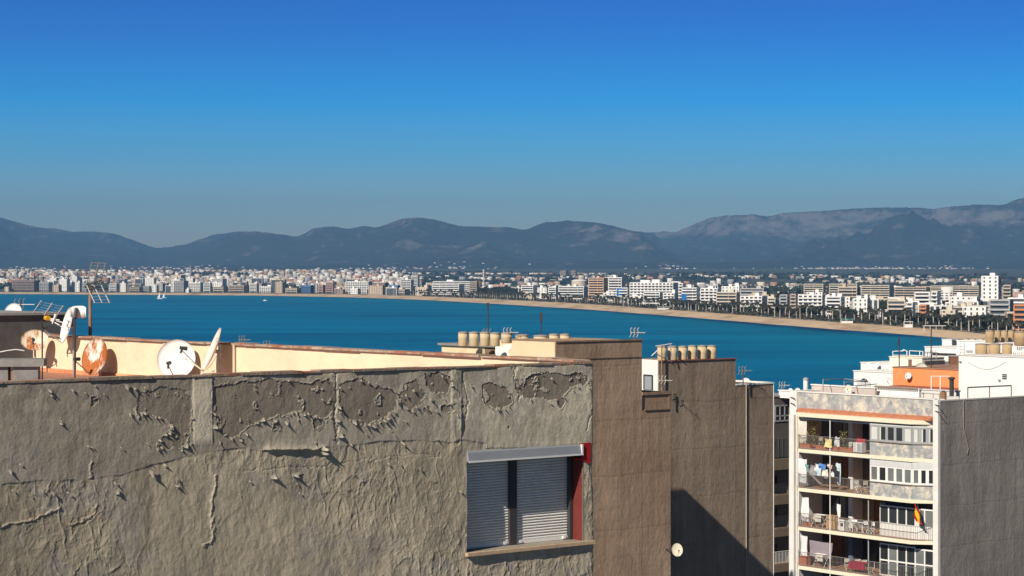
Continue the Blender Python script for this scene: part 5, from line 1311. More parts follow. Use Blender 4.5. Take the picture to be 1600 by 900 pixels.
for i, zf in enumerate(ZS):
    m = UV(EO); m.prism(slab_pts(1.15), zf-.26, zf); m.mi = 0
    fl = m.build('balcony_slab', fascia, hE)
    m = UV(EO); m.box(.3, 2.4, bW3 if i > 1 else bW, bL0, zf-.24, zf+.004); m.prism([(a*.96+.0, b) for a, b in slab_pts(1.10)], zf+.001, zf+.012); m.build('tiles', tilef, fl)
    ztop = (ZCOR-.3) if i == 0 else ZS[i-1]-.26
    # end wall of the loggia, catching the sun through the open front
    m = UV(EO); m.box(-.2, 2.4, bL0-.06, bL0+.05, zf, ztop); m.build('end_wall', (M('cream_side2', (.72, .62, .42)) if i == 0 else innerw), hE)
    m = UV(EO); m.tube((-OUT, on_v(EO, 1297, 700, OUT)[0], zf), (-OUT, on_v(EO, 1297, 700, OUT)[0], ztop), .04, 6); m.build('post', whitefr, hE)
    # back wall pieces seen in the shade: doors and panels
    R = random.Random(60+i)
    bb = [bW+.1 if i < 2 else bW3+.3]
    while bb[-1] < bL0-1: bb.append(bb[-1]+R.uniform(.8, 1.5))
    for k, (x0, x1) in enumerate(zip(bb[:-1], bb[1:])):
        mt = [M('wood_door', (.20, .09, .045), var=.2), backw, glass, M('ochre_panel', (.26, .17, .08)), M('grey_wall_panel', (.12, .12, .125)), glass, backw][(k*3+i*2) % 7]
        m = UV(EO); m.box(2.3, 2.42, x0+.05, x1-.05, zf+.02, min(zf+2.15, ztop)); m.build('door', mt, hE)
    m = UV(EO); m.box(1.2, 2.4, on_v(EO, 1315, 700)[0]-.0, on_v(EO, 1310, 700)[0]+.1, zf, ztop); m.build('partition', innerw if i != 3 else M('blue_grey_wall', (.10, .15, .22)), hE)
    m = UV(EO); m.box(-.9, -.3, bK+.3, bL0-1, ztop-.09, ztop-.02); m.build('awning_roll', whitefr if i < 2 else dark, hE)
    bp_, _ = on_v(EO, 1359, 700, 1.0)
    if i < 2:
        # enclosed corner bay: mottled parapet, windows, head band
        P1, P2, P3 = (-1.0, bW), (-1.0, bK), (-.06, b1462+.02)
        m = UV(EO); m.seg(P1, P2, zf, zf+1.0, .12); m.seg(P2, P3, zf, zf+1.0, .12); m.seg(P1, (.4, bW), zf, ztop, .12); m.build('bay_parapet', mott, hE)
        m = UV(EO); m.seg((-1.0, bW), P2, zf+2.2, ztop, .12); m.seg(P2, P3, zf+2.2, ztop, .12); m.build('bay_head', M('pale_grey_head', (.60, .61, .62), var=.08), hE)
        m = UV(EO); m.seg((-1.06, bW+.03), (-1.08, bK), zf+1.0, zf+1.05, .2); m.seg((-1.06, bK), (-.1, b1462), zf+1.0, zf+1.05, .2); m.build('bay_sill', M('brown_sill', (.3, .25, .22)), hE)
        fm = greyfr if i == 0 else whitefr; mid_w = 1
        glazing(P1, P2, zf+1.10, zf+2.17, 5, fm, [glassy, glass, glass, glass, glassy] if i == 0 else [glassy, glass, glassy, glassy, glassy], hE, {0: .9, 4: .9, 1: .25} if i == 0 else {}, solid=1, fw=.07)
        glazing(P2, P3, zf+1.10, zf+2.17, 3, fm, [glassy, glass, glass], hE, {0: .8, 1: .4, 2: .35} if i == 0 else {}, solid=1, fw=.07)
        rail_line([(-OUT, bW+.08), (-OUT, bL0-.95), (-.3, bL0-.12)], zf+.02, 1.02, 'railing', hE)
    else:
        g0 = (-.25, bW3-.15); g1 = (-.25, bK+.35); g2 = (-.1, b1462+.03)
        if i == 2:
            m = UV(EO); m.seg(g0, g1, zf, zf+.86, .08); m.seg(g1, g2, zf, zf+.86, .08); m.seg(g0, (.5, bW3-.15), zf, ztop-.35, .07); m.build('bay_parapet', whitefr, hE)
            glazing(g0, g1, zf+.92, ztop-.5, 4, whitefr, [glass], hE, {}); glazing(g1, g2, zf+.92, ztop-.5, 2, whitefr, [glassy], hE, {0: .4})
        else:
            glazing(g0, g1, zf+.06, ztop-.35, 4, whitefr, [glass, glassy, glass, glass], hE, {}, mid=zf+1.15); glazing(g1, g2, zf+.06, ztop-.45, 2, whitefr, [glassy, glass], hE, {}, mid=zf+1.15)
            m = UV(EO); m.seg(g0, (.5, bW3-.15), zf, ztop-.35, .07); m.build('bay_side', M('blue_grey_wall', (.10, .15, .22)), hE)
        b1354, _ = on_v(EO, 1357, 800, .9); m = UV(EO); m.tube((-.9, b1354, zf), (-.9, b1354, ztop), .05, 6); m.build('post', greyfr, hE)
        rail_line([(-.15, b1462+.03), (-OUT, bK), (-OUT, bL0-.95), (-.3, bL0-.12)], zf+.02, 1.02, 'railing', hE)
a0_, z0_ = on_u(EO, 1505, 628); a1_, z1_ = on_u(EO, 1511, 709); m = UV(EO); m.path([m.P(a0_, -.04, zPW), m.P(a0_+.02, -.04, (z0_+z1_)/2), m.P(a1_+.1, -.04, z1_+.4), m.P(a1_, -.04, z1_), m.P(a0_, -.04, z1_+.6)], .022, 5); m.build('cable', M('grey_cable', (.35, .30, .25)), hE)
# short iron clothes brackets at the two ends
for bpx, side in ((1243, 'left'), (1470, 'right')):
    b, z = on_v(EO, bpx, 633 if side == 'right' else 621, .1); 
    for dz in (0, -.45):
        m = UV(EO); m.tube((-.35, b, z+dz), (-.35, b-.0, z+dz), .02); m.path([m.P(-.3, b+.35, z+dz+.02), m.P(-.5, b-.3, z+dz-.05)], .03); m.build('bracket', dark, hE)
# --- things on the balconies
def onb(px, py, i, out=.8):
    """point above balcony floor i at photo column px, set 'out' metres outside the facade plane"""
    b, _ = on_v(EO, px, py, out); q_ = Vector((EO.x, EO.y, 0))-U*out+V*b; q_.z = ZS[i]+.012; return q_
def fr_at(p): return MB(p, U.copy(), V.copy())
terr = M('terracotta_pot', (.52, .18, .10), var=.15, scale=6)
leaf2 = M('pot_plant_leaf', (.07, .13, .045), var=.4, scale=8)
def leaves(c, r, h, n, seed, mat, parent, nm='foliage', ls=.05):
    R = random.Random(seed); m = MB()
    for _ in range(n):
        p = Vector(c)+Vector((R.gauss(0, r*.5), R.gauss(0, r*.5), R.uniform(0, h))); a = Vector((R.gauss(0, 1), R.gauss(0, 1), R.gauss(0, 1))).normalized(); b = a.orthogonal().normalized()
        m.add([p+a*ls, p+b*ls*.6, p-a*ls, p-b*ls*.6], [(0, 1, 2, 3)])
    m.build(nm, mat, parent)
wds = ['leftmost', 'second from left', 'middle', 'fourth', 'rightmost']
for k, (px, w_) in enumerate(((1260, 1.0), (1282, .8), (1292, .7), (1304, .9), (1324, 1.3))):
    p = onb(px, 700, 0, .82); t_ = thing('planter', 'terracotta trough on the top balcony, %s of five' % wds[k], 'planter', p, 'terracotta troughs on the top balcony')
    m = fr_at(p); m.box(-.13, .13, -w_/2, w_/2, 0, .34); m.box(-.15, .15, -w_/2-.02, w_/2+.02, .30, .36); m.build('trough', terr, t_)
    leaves(p+Vector((0, 0, .36)), w_*.4, .25 if k != 1 else .4, 60, k, leaf2, t_)
for px, h_, lab in ((1271, 2.0, 'tall cactus like plant at the left of the top balcony'), (1319, 1.5, 'bushy plant in the middle of the top balcony')):
    p = onb(px, 700, 0, .3); t_ = thing('pot_plant', lab, 'pot plant', p); m = MB(p); m.lathe(p, [(.14, 0), (.2, .32), (.18, .32)], 12); m.build('pot', terr, t_)
    leaves(p+Vector((0, 0, .3)), .28, h_-.3, 220, int(px), M('olive_leaf', (.16, .15, .06), var=.3, scale=8), t_, ls=.07)
# air conditioner
p = onb(1343, 700, 0, .85); t_ = thing('air_conditioner', 'white outdoor air conditioner behind the top balcony rail', 'air conditioner', p)
m = fr_at(p); m.box(-.16, .2, -.45, .45, .1, .80); m.build('casing', whiteplas, t_)
m = fr_at(p); 
for k in range(9): m.box(-.18, -.161, -.38, .1, .16+k*.065, .185+k*.065)
m.build('grille', greyfr, t_)
m = fr_at(p); m.box(-.1, .1, -.4, -.34, -.0, .1); m.box(-.1, .1, .34, .4, 0, .1); m.build('foot', dark, t_)
# clothes and cloths
def cloth(px, pytop, i, w_, h_, colr, label, name='towel', cat='laundry', group=None, out=1.12, seed=0):
    b, z = on_v(EO, px, pytop, out); R = random.Random(seed+int(px)); m = UV(EO); m.smooth = True; prev = None; n = 7
    for k in range(n+1):
        t_ = k/n; zz = z-h_*t_; ww = w_/2*(1-.12*t_*R.random()); rip = .03*math.sin(t_*5+px)
        row = [m.P(-out+rip*(j-1)*.8+.02*math.sin(j*2+px), b-ww+2*ww*j/4, zz-.03*math.sin(j*1.3)) for j in range(5)]
        row2 = [q_+U*.012 for q_ in row]
        if prev:
            m.add(prev[0]+row, [(j, j+1, j+6, j+5) for j in range(4)]); m.add(prev[1]+row2, [(j+5, j+6, j+1, j) for j in range(4)])
        prev = (row, row2)
    o = m.build(name, M('cloth_%s' % colr[0], colr[1], var=.08, scale=5), None, m.P(-out, b, z)); tag(o, label, cat, group); return o
CL = {'white': (.78, .78, .78), 'yellow': (.72, .60, .30), 'grey': (.30, .31, .33), 'teal': (.16, .38, .36), 'blue': (.10, .25, .60), 'pink': (.62, .45, .42), 'black': (.03, .03, .035), 'cream': (.70, .66, .58), 'lilac': (.30, .26, .30), 'cyan': (.55, .68, .74), 'red': (.42, .02, .05)}
def cl(px, py, i, w_, h_, c, lab, **k): return cloth(px, py, i, w_, h_, (c, CL[c]), lab, **k)
cl(1294, 686, 0, .75, .62, 'yellow', 'yellow towel over the top balcony rail')
cl(1308, 683, 0, .5, .7, 'white', 'white shirt hanging right of the yellow towel', name='shirt', out=.9)
cl(1345, 685, 0, .9, .35, 'red', 'red cloth draped by the air conditioner', name='cloth', out=.7)
cl(1254, 656, 0, .85, 1.75, 'cream', 'cream sun curtain at the left end of the top balcony', name='curtain', cat='curtain', out=.75)
cl(1254, 717, 1, .85, 1.8, 'white', 'white sun curtain at the left end of the second balcony', name='curtain', cat='curtain', out=.75)
for px, py, w_, h_, c, lab in ((1261, 726, .3, .5, 'teal', 'small teal cloth on the laundry line'), (1270, 727, .6, .75, 'grey', 'dark grey sheet on the laundry line'), (1276, 725, .4, .55, 'white', 'white shirt hanging between the grey sheet and the blue towel'),
                               (1285, 725, .65, .4, 'blue', 'bright blue towel on the laundry line'), (1279, 731, .5, .6, 'cyan', 'pale blue shirt below the blue towel'), (1289, 733, .6, .65, 'cream', 'cream sheet hanging below the blue towel'),
                               (1297, 726, .5, .3, 'pink', 'pink cloth at the middle of the laundry line'), (1304, 728, .4, .85, 'black', 'black trousers on the laundry line'), (1301, 732, .25, .6, 'white', 'white vest hanging beside the black trousers')):
    cl(px, py, 1, w_, h_, c, lab+' of the second balcony', name='laundry_item', group='laundry on the second balcony', out=.95)
m = UV(EO); b0_, z0_ = on_v(EO, 1308, 725, .95); b1_, z1_ = on_v(EO, 1256, 722, .95); m.tube((-.95, b0_, z0_), (-.95, b1_, z1_), .012, 5); o = m.build('clothes_line', dark, None, m.P(-.95, b0_, z0_)); tag(o, 'clothes line strung across the second balcony', 'clothes line')
cl(1310, 724, 1, .45, 1.6, 'cyan', 'long pale door curtain right of the black trousers', name='curtain', cat='curtain', out=.4)
cl(1280, 846, 3, 2.7, 1.2, 'lilac', 'wide dark lilac sheet hung across the lowest full balcony', name='sheet', out=.1)
cl(1258, 776, 2, .75, 1.85, 'white', 'white sun curtain at the left end of the third balcony', name='curtain', cat='curtain', out=.5)
cl(1256, 836, 3, .75, 1.9, 'white', 'white sun curtain at the left end of the fourth balcony', name='curtain', cat='curtain', out=.5)
cl(1311, 788, 2, .3, 1.9, 'white', 'narrow white door curtain on the third balcony', name='curtain', cat='curtain', out=.3)
# tables and chairs
def chair(p, mat, rz, label, group):
    t_ = thing('chair', label, 'chair', p, group); c, s_ = math.cos(rz), math.sin(rz); ax = Vector((c, s_, 0)); ay = Vector((-s_, c, 0)); f_ = lambda: MB(p, ax, ay)
    m = f_(); m.box(-.2, .2, -.2, .2, .43, .46); m.build('seat', mat, t_)
    m = f_(); m.box(-.2, .2, .19, .215, .6, .88); m.box(-.2, -.17, .19, .215, .45, .6); m.box(.17, .2, .19, .215, .45, .6); m.build('backrest', mat, t_)
    for x in (-.18, .18):
        for y0_, y1_ in ((-.2, .2), (.2, -.2)):
            m = f_(); m.tube((x, y0_, 0), (x, y1_, .44), .02, 5); m.build('leg', mat, t_)
    return t_
def table(p, mat, w_, d_, label, cloth_=None):
    t_ = thing('table', label, 'table', p); m = fr_at(p); m.box(-d_/2, d_/2, -w_/2, w_/2, .70, .74); m.build('tabletop', mat, t_)
    for a in (-d_/2+.06, d_/2-.06):
        for b in (-w_/2+.08, w_/2-.08): m = fr_at(p); m.tube((a, b, 0), (a, b, .7), .022, 5); m.build('leg', mat, t_)
    if cloth_:
        m = fr_at(p); m.box(-d_/2-.03, d_/2+.03, -w_/2-.03, w_/2+.03, .743, .76); m.box(-d_/2-.035, -d_/2-.02, -w_/2, w_/2, .25, .75); o = m.build('tablecloth', cloth_, None, p); tag(o, 'dark red tablecloth hanging over the lowest balcony table', 'tablecloth')
    return t_
table(onb(1343, 820, 2, .35), whitefr, 1.1, .6, 'white garden table between folding chairs on the third balcony')
for k, (px, o_, rz, w_) in enumerate(((1331, .45, .4, 'left'), (1337, .0, 2.6, 'second'), (1352, .2, 3.3, 'third'), (1361, .5, 5.2, 'right'))):
    chair(onb(px, 820, 2, o_), whitefr, rz, 'white folding chair, %s of four round the white table on the third balcony' % w_, 'white folding chairs on the third balcony')
table(onb(1344, 880, 3, .4), M('brown_table', (.25, .16, .10)), 1.6, .7, 'table under a dark red cloth on the fourth balcony', M('cloth_darkred', (.34, .01, .04), var=.1, scale=4))
for k, (px, o_, rz, w_) in enumerate(((1325, .4, .3, 'left of the red cloth'), (1340, -.2, 3.1, 'behind the red cloth, left'), (1350, -.2, 3.1, 'behind the red cloth, right'), (1362, .3, 4.6, 'right of the red cloth'))):
    chair(onb(px, 880, 3, o_), M('cream_plastic', (.70, .62, .52)), rz, 'cream chair %s on the fourth balcony' % w_, 'cream chairs on the fourth balcony')
for px, i, lab in ((1280, 2, 'clothes horse with pale washing on the third balcony'), (1283, 3, 'clothes horse with white washing on the fourth balcony')):
    p = onb(px, 820, i, .3); t_ = thing('clothes_horse', lab, 'clothes horse', p)
    for s_ in (-.55, .55):
        m = fr_at(p); m.tube((-.3, s_, 0), (.3, s_, .95), .015, 5); m.tube((.3, s_, 0), (-.3, s_, .95), .015, 5); m.build('leg', whitefr, t_)
    m = fr_at(p)
    for k in range(6): m.tube((-.35+k*.14, -.6, .95), (-.35+k*.14, .6, .95), .012, 5)
    m.build('rack', whitefr, t_)
    m = fr_at(p); m.box(-.36, -.345, -.5, .1, .45, .96); m.box(-.1, -.085, -.3, .5, .5, .97); m.build('washing', M('cloth_cream', CL['cream']), t_)
p = onb(1257, 880, 3, .7); t_ = thing('storage_crate', 'red crate at the left end of the fourth balcony', 'crate', p); m = fr_at(p); m.box(-.25, .25, -.35, .35, 0, .62); m.build('box', terr, t_); m = fr_at(p); m.box(-.27, .27, -.37, .37, .62, .68); m.build('lid', M('dark_red', (.3, .05, .03)), t_)
p = onb(1301, 820, 2, .4); t_ = thing('cupboard', 'tan wooden cupboard on the third balcony', 'cupboard', p); m = fr_at(p); m.box(-.25, .25, -.42, .42, .05, 1.0); m.build('cabinet', M('pine_wood', (.50, .32, .16), var=.15, scale=4), t_); m = fr_at(p); m.box(-.27, .27, -.45, .45, 1.0, 1.04); m.build('top', M('pine_wood', (.5, .32, .16)), t_)
p = onb(1319, 820, 2, .3); t_ = thing('washing_machine', 'white machine with a dark top beside the tan cupboard', 'washing machine', p); m = fr_at(p); m.box(-.28, .28, -.28, .28, 0, .84); m.build('casing', whiteplas, t_); m = fr_at(p); m.box(-.285, -.281, -.12, .12, .32, .56); m.build('door', dark, t_)
m = fr_at(p); m.box(-.29, .29, -.29, .29, .84, .9); m.build('top', M('dark_wood', (.15, .07, .04)), t_)
for px, i, w_ in ((1262, 2, 'among red boxes on the third balcony'),):
    p = onb(px, 820, i, .4); t_ = thing('flower_pots', 'cluster of red flower pots at the left of the third balcony', 'flower pots', p)
    for k in range(4): m = MB(); m.lathe(p+V*(k*.25-.4)+U*(.1*(k % 2)), [(.09, 0), (.13, .25)], 10); m.build('pot', terr, t_)
    leaves(p+Vector((0, 0, .25)), .4, .5, 120, 9, M('red_flowers', (.35, .06, .05), var=.4, scale=9), t_)
for px, i, o_, w_, lab in ((1341, 1, .4, 'white', 'white chair at the right of the second balcony'), (1355, 1, .3, 'cream', 'cream chair beside the bay on the second balcony'), (1285, 0, .2, 'c', 'pale chair behind the planters of the top balcony')):
    chair(onb(px, 750, i, o_), whitefr if w_ == 'white' else M('cream_plastic', (.7, .62, .52)), .5, lab, 'odd chairs on the upper balconies')
# flag on the third balcony
bF, zF = on_v(EO, 1432, 790, 1.0); t_ = thing('flag', 'red and yellow flag drooping from a staff at the third balcony rail', 'flag', UV(EO).P(-1.05, bF, zF))
fm_ = UV(EO); fm_.tube((-.7, bF+.25, zF+.3), (-1.25, bF-.75, zF-1.35), .02, 6); fm_.build('staff', dark, t_)
for c_i, (y0, y1, colr) in enumerate(((0, .25, (.50, .015, .01)), (.25, .75, (.78, .48, .01)), (.75, 1.0, (.50, .015, .01)))):
    m = UV(EO); m.smooth = True; prev = None
    for k in range(10):
        t2 = k/9; zz = zF+.1-1.2*t2; rows_ = []
        for s_ in (y0, y1):
            wv = .10*math.sin(t2*7+s_*5); wd2 = .26+.30*t2
            rows_.append(m.P(-1.08+wv, bF+.1+.02*k-(s_-.2)*wd2*1.25*(.55+.45*t2)-.35*t2, zz-.22*s_*t2))
        rows_ += [q_+U*.01 for q_ in rows_]
        if prev: m.add(prev+rows_, [(0, 1, 5, 4), (6, 7, 3, 2)])
        prev = rows_
    m.build('stripe', M('flag_%d' % (c_i % 2), colr, var=.06, scale=6), t_)

# ------------------------------------------------------------------ dark narrow house between the brown wall and the balconies
DO = W(1209, HY, 172.); DO.z = 0
aD, _ = on_u(DO, 1241, 700); 
hD = thing('apartment_house', 'narrow dark shaded house front squeezed left of the white balcony house', 'apartment house', (DO.x, DO.y, 6))
darkr = M('shade_brown_render', (.13, .115, .11), var=.15, scale=1, bump=.3, bscale=4)  # shade of this front is put into the dark colour
_, zDt = on_u(DO, 1225, 619); lv = [on_u(DO, 1225, y)[1] for y in (619, 676, 723, 737, 775, 783, 825, 835, 880, 890)]
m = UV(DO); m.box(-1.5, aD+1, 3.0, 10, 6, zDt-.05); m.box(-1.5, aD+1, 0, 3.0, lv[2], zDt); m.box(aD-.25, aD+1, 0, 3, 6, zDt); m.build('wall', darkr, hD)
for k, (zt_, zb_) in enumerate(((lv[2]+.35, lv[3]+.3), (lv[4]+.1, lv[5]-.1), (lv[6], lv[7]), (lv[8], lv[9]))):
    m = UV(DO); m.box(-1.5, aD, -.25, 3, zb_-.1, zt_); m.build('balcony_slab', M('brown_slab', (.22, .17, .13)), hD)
# top storey window
a0_, z1_ = on_u(DO, 1211, 633); a1_, z0_ = on_u(DO, 1233, 658)
m = UV(DO); m.box(a0_, a1_, -.06, 0, z0_, z0_+.12); m.box(a0_, a1_, -.06, 0, z1_-.12, z1_); m.box(a0_, a1_, -.06, 0, (z0_+z1_)/2-.25, (z0_+z1_)/2-.15)
for k in range(4): x = a0_+(a1_-a0_)*k/3; m.box(x-.06, x+.06, -.06, 0, z0_, z1_)
w = m.build('window', greyfr, hD); m = UV(DO); m.box(a0_, a1_, -.03, -.01, z0_, z1_); m.build('pane', glass, w)
a0_, z1_ = on_u(DO, 1209, 686); a1_, z0_ = on_u(DO, 1236, 713); m = UV(DO); m.box(a0_, a1_, -.05, 0, z0_, z1_)
for k in range(5): x = a0_+(a1_-a0_)*k/4; m.box(x-.03, x+.03, -.08, -.05, z0_, z1_)
m.build('shutter', M('dark_grey_panel', (.09, .095, .10)), hD)
for k, (yt_, yb_) in enumerate(((737, 775), (783, 825), (835, 880))):
    a1_, zt_ = on_u(DO, 1231, yt_); _, zb_ = on_u(DO, 1231, yb_)
    m = UV(DO); m.box(-1.4, a1_, 2.4, 2.5, zb_+.4, zt_-.3); m.build('back_wall', innerw if k else M('blue_white', (.6, .7, .78)), hD)
    m = UV(DO)
    for j in range(14): m.box(-.5+j*.16, -.48+j*.16, -.2, -.18, zb_+.1, zb_+1.0)
    m.tube((-.6, -.19, zb_+1.02), (a1_, -.19, zb_+1.02), .025, 5); m.build('railing', dark if k != 2 else whitefr, hD)
    m = UV(DO); m.box(-.2, .9, .5, .56, zb_+(.9 if k == 0 else .2), zb_+1.55); m.build('panel', [M('dark_cloth', (.03, .02, .04)), M('dark_plant', (.03, .05, .03)), M('dark_plant', (.03, .05, .03))][k], hD)
m = UV(DO); m.box(-1.5, aD+.3, -.08, 3, zDt, zDt+.1); m.build('coping', M('grey_coping', (.35, .34, .34)), hD)

# ------------------------------------------------------------------ roofs behind the balcony house
def block(name, label, cat, px, D, pr, pl, pyt, zb, mat, coping=None, side=None, group=None, depth=4):
    O, ul, vl, zt = box_from(px, D, pr, pl, pyt, zb)
    if not vl: vl = depth
    if not ul: ul = depth
    r = thing(name, label, cat, (O.x, O.y, zb), group); m = UV(O); m.box(0, ul, 0, vl, zb, zt); m.build('wall', mat, r)
    m = UV(O); m.box(-.06, ul+.06, -.06, vl+.06, zt, zt+.08); m.build('coping', coping or mat, r)
    return r, O, zt, ul, vl
wht = M('bright_white_render', (.84, .84, .82), var=.03, scale=.8)
wht2 = M('white_render_aged', (.72, .70, .67), var=.07, scale=.8)
# roof terrace of the balcony house
m = UV(EO); m.box(.4, 13, .4, bL1, zEt-1.0, zEt-.92); m.build('roof', M('pale_roof_tiles', (.55, .48, .44), var=.1), hE)
ZRF = zEt-.92
r, O, zt, ul, vl = block('roof_wall', 'pinkish grey low terrace wall behind the mottled parapet', 'wall', 1367, 164, None, 1268, 607, ZRF-.4, M('pinkish_render', (.56, .48, .45), var=.06), wht, depth=.2)
r, O, zt, ul, vl = block('roof_wall', 'white terrace wall under a short row of roof tiles', 'wall', 1436, 161.5, None, 1367, 609, ZRF-.4, wht, depth=.25)
m = UV(O); 
for k in range(26): b = vl*k/26; m.tube((-.22, b+.1, zt+.02), (.1, b+.1, zt+.12), .055, 6)
m.build('roof_tile_row', M('old_roof_tile', (.36, .27, .22), var=.2, scale=4), r)
r, O, zt, ul, vl = block('roof_wall', 'low white wall right of the tile row behind the parapet', 'wall', 1497, 163, None, 1438, 612, ZRF-.4, wht2, depth=.2)
def rail_box(name, label, cat, pts, posts, mat, r_=.03, group=None):
    """pts: list of polylines in (px,py,D)"""
    p0 = W(*pts[0][0]); m = MB()
    for pl in pts: m.path([W(*q_) for q_ in pl], r_, 5)
    t_ = thing(name, label, cat, p0, group); m.build('rail', mat, t_)
    for q0, q1 in posts: MB().tube(W(*q0), W(*q1), r_*1.1, 5, raw=True).build('post', mat, t_)
    return t_
# white vent pipe, pergola frame
p = W(1259, 615, 170); t_ = thing('vent_pipe', 'white round vent pipe standing alone left of the pergola frame', 'vent pipe', p); MB().lathe(p, [(.19, 0), (.19, 1.05)], 12).build('pipe', wht, t_); MB().lathe(p, [(.22, 1.05), (.22, 1.18), (.05, 1.25)], 12).build('cap', M('grey_cap', (.4, .4, .4)), t_)
rail_box('pergola', 'thin grey pergola frame on the white roof terrace', 'pergola', [[(1286, 593, 166), (1319, 592, 172), (1352, 595, 168), (1322, 597, 163)]], [((1286, 593, 166), (1286, 616, 166)), ((1319, 593, 172), (1319, 612, 172)), ((1352, 592, 168), (1352, 619, 168))], greyfr, .035)
rail_box('fence_rail', 'thin grey rail along the far edge of the terrace', 'railing', [[(1245, 613, 175), (1300, 606, 180), (1370, 600, 186)]], [((1262, 611, 176), (1262, 618, 176)), ((1313, 604, 181), (1313, 612, 181))], greyfr, .04)
dish(W(1325, 607, 165), -14, 12, .55, M('cream_dish', (.72, .66, .52)), 'cream dish on a white pillar on the terrace', group='dish on terrace pillar')
p = W(1325, 623, 165); o = MB(p).box(-.22, .22, -.2, .2, 0, .55).build('pillar', wht, None, p); tag(o, 'short white pillar carrying the cream dish', 'pillar')
dish(W(1235, 611, 172), -10, 14, .42, whiteplas, 'left of two small white dishes at the left end of the roof', group='small dishes left roof', arm=False)
dish(W(1246, 611, 172), -10, 14, .48, whiteplas, 'right of two small white dishes at the left end of the roof', group='small dishes left roof', arm=False)
yagi(1223, 598, 620, 175, 'twin comb aerial at the left end of the white roof', 1.7, (1, -.3), M('pale_alu', (.6, .58, .52)))
r, O, zt, ul, vl = block('roof_wall', 'low white roof upstand at the left end behind the narrow dark house', 'wall', 1262, 170, None, 1217, 613, 30.2, wht, depth=.3)
# white stepped house
r, O, zt, ul, vl = block('house', 'white stepped house front with an arched opening by the sea', 'house', 1398, 196, None, 1334, 583, 15, wht, depth=9)
bA0, zA0 = on_v(O, 1362, 606); bA1, _ = on_v(O, 1339, 606); _, zA1 = on_v(O, 1350, 591)
m = UV(O); n = 14; arc_ = [(bA0+(bA1-bA0)*k/n, zA0-.6+(zA1-zA0+.6)*math.sin(math.pi*k/n)**.5) for k in range(n+1)]
vs = [m.P(-.06, b, z) for b, z in arc_]+[m.P(-.02, b, z) for b, z in arc_]
m.add(vs, [tuple(range(n+1))]+[(i, i+1, n+2+i, n+1+i) for i in range(n)]); ww = m.build('arched_window', M('dark_opening', (.07, .07, .075)), r)
_, zsh = on_v(O, 1350, 597); m = UV(O); m.box(-.12, -.065, bA0+.1, bA1-.1, zA0-.6, zsh); m.build('blind', M('pale_grey_blind', (.62, .62, .62)), ww)
for x_, w_ in ((1388, 'low'),): dish(W(1389, 595, 195), -30, 10, .5, M('pale_dish', (.7, .7, .7)), 'pale dish against the white stepped house wall', group='dish on stepped house')
r, O, zt, ul, vl = block('house', 'white upper storey of the stepped house', 'house', 1398, 203, None, 1345, 569, 15, wht, depth=9)
for px in (1356, 1370): dish(W(px, 569.5, 204), -6, 14, .5, whiteplas, 'small white dish on the upper stepped house, %s' % ('left' if px == 1356 else 'right'), group='dishes on the upper stepped house', arm=False)
r, O, zt, ul, vl = block('house', 'cream roof block carrying the white railings', 'house', 1441, 198, 1475, 1390, 560, 20, M('cream_pale', (.76, .72, .60), var=.05), depth=6)
m = UV(O); m.box(.3, ul, -.12, -.0, zt-2.1, zt-.25); m.build('shade_sheet', M('dark_grey_render', (.1, .1, .1)), r)  # dark sheet over the front: its shade painted as colour
rail_box('railing', 'white tube railing on top of the cream roof block', 'railing', [[(1395, 549, 205), (1415, 548, 203)], [(1395, 555, 205), (1415, 555, 203)], [(1421, 548, 202), (1442, 549, 200)], [(1421, 555, 202), (1442, 556, 200)], [(1408, 549, 203), (1412, 546, 203), (1418, 549, 203)]],
         [((x, 548.5, 202), (x, 561, 202)) for x in (1395, 1405, 1417, 1421, 1437, 1442)], wht, .035)
rail_box('railing', 'thin grey railing before the white roof at centre right', 'railing', [[(1445, 550, 196), (1463, 551, 196)]], [((x, 550, 196), (x, 561, 196)) for x in (1445, 1449, 1463)], greyfr, .03)
# orange house
r, O, zt, ul, vl = block('house', 'bright orange rendered roof wall with a dish on it', 'house', 1520, 182, None, 1395, 579.5, 15, M('orange_render', (.78, .30, .12), var=.06, scale=1), M('rust_cap', (.35, .2, .14)), depth=7)
b_, z_ = on_v(O, 1419, 587, .35); q_ = Vector((O.x, O.y, 0))-U*.35+V*b_; q_.z = z_
dish(q_, -30, 16, .58, M('pale_dish', (.7, .7, .7)), 'small pale dish on the orange wall', group='dish on orange wall')
def Ds(px): return O.y+on_v(O, px, 580)[0]*V.y
dish(W(1440, 578, Ds(1440)+1.2), 4, 18, 1.15, M('cream_grey_dish', (.62, .60, .54)), 'big cream dish half hidden behind the orange wall top', group='big dish behind the orange wall', arm=False)
m = UV(O); bq, zq_ = on_v(O, 1400, 602); m.box(-1.6, 0, 0, vl-1, zq_-.15, zq_+.05); m.build('red_roof', M('red_tin', (.34, .10, .06), var=.15), r)
for px, D_, lab in ((1404, Ds(1404)+.8, 'left low tank behind the orange wall'), (1413, Ds(1413)+.8, 'right low tank behind the orange wall')): tank(px-4, px+5, 574, 581, D_, lab, 'low tanks behind the orange wall')
p = W(1422, 580, Ds(1422)+.7); t_ = thing('chimney', 'thin brown brick chimney behind the orange wall', 'chimney', p); MB(p).box(-.13, .13, -.13, .13, 0, .95).build('stack', M('brown_brick', (.24, .13, .09)), t_); MB(p).box(-.17, .17, -.17, .17, .95, 1.02).build('cap', M('grey_cap', (.4, .4, .4)), t_)
root, tp, _ = pole_thing('mast', 'tall thin mast rising before the cream roof block', 'mast', 1405, 529, 578, Ds(1405)+.6, .05, dark); MB().box(tp.x-.08, tp.x+.08, tp.y-.08, tp.y+.08, tp.z-.6, tp.z+.03).build('cap', dark, root)
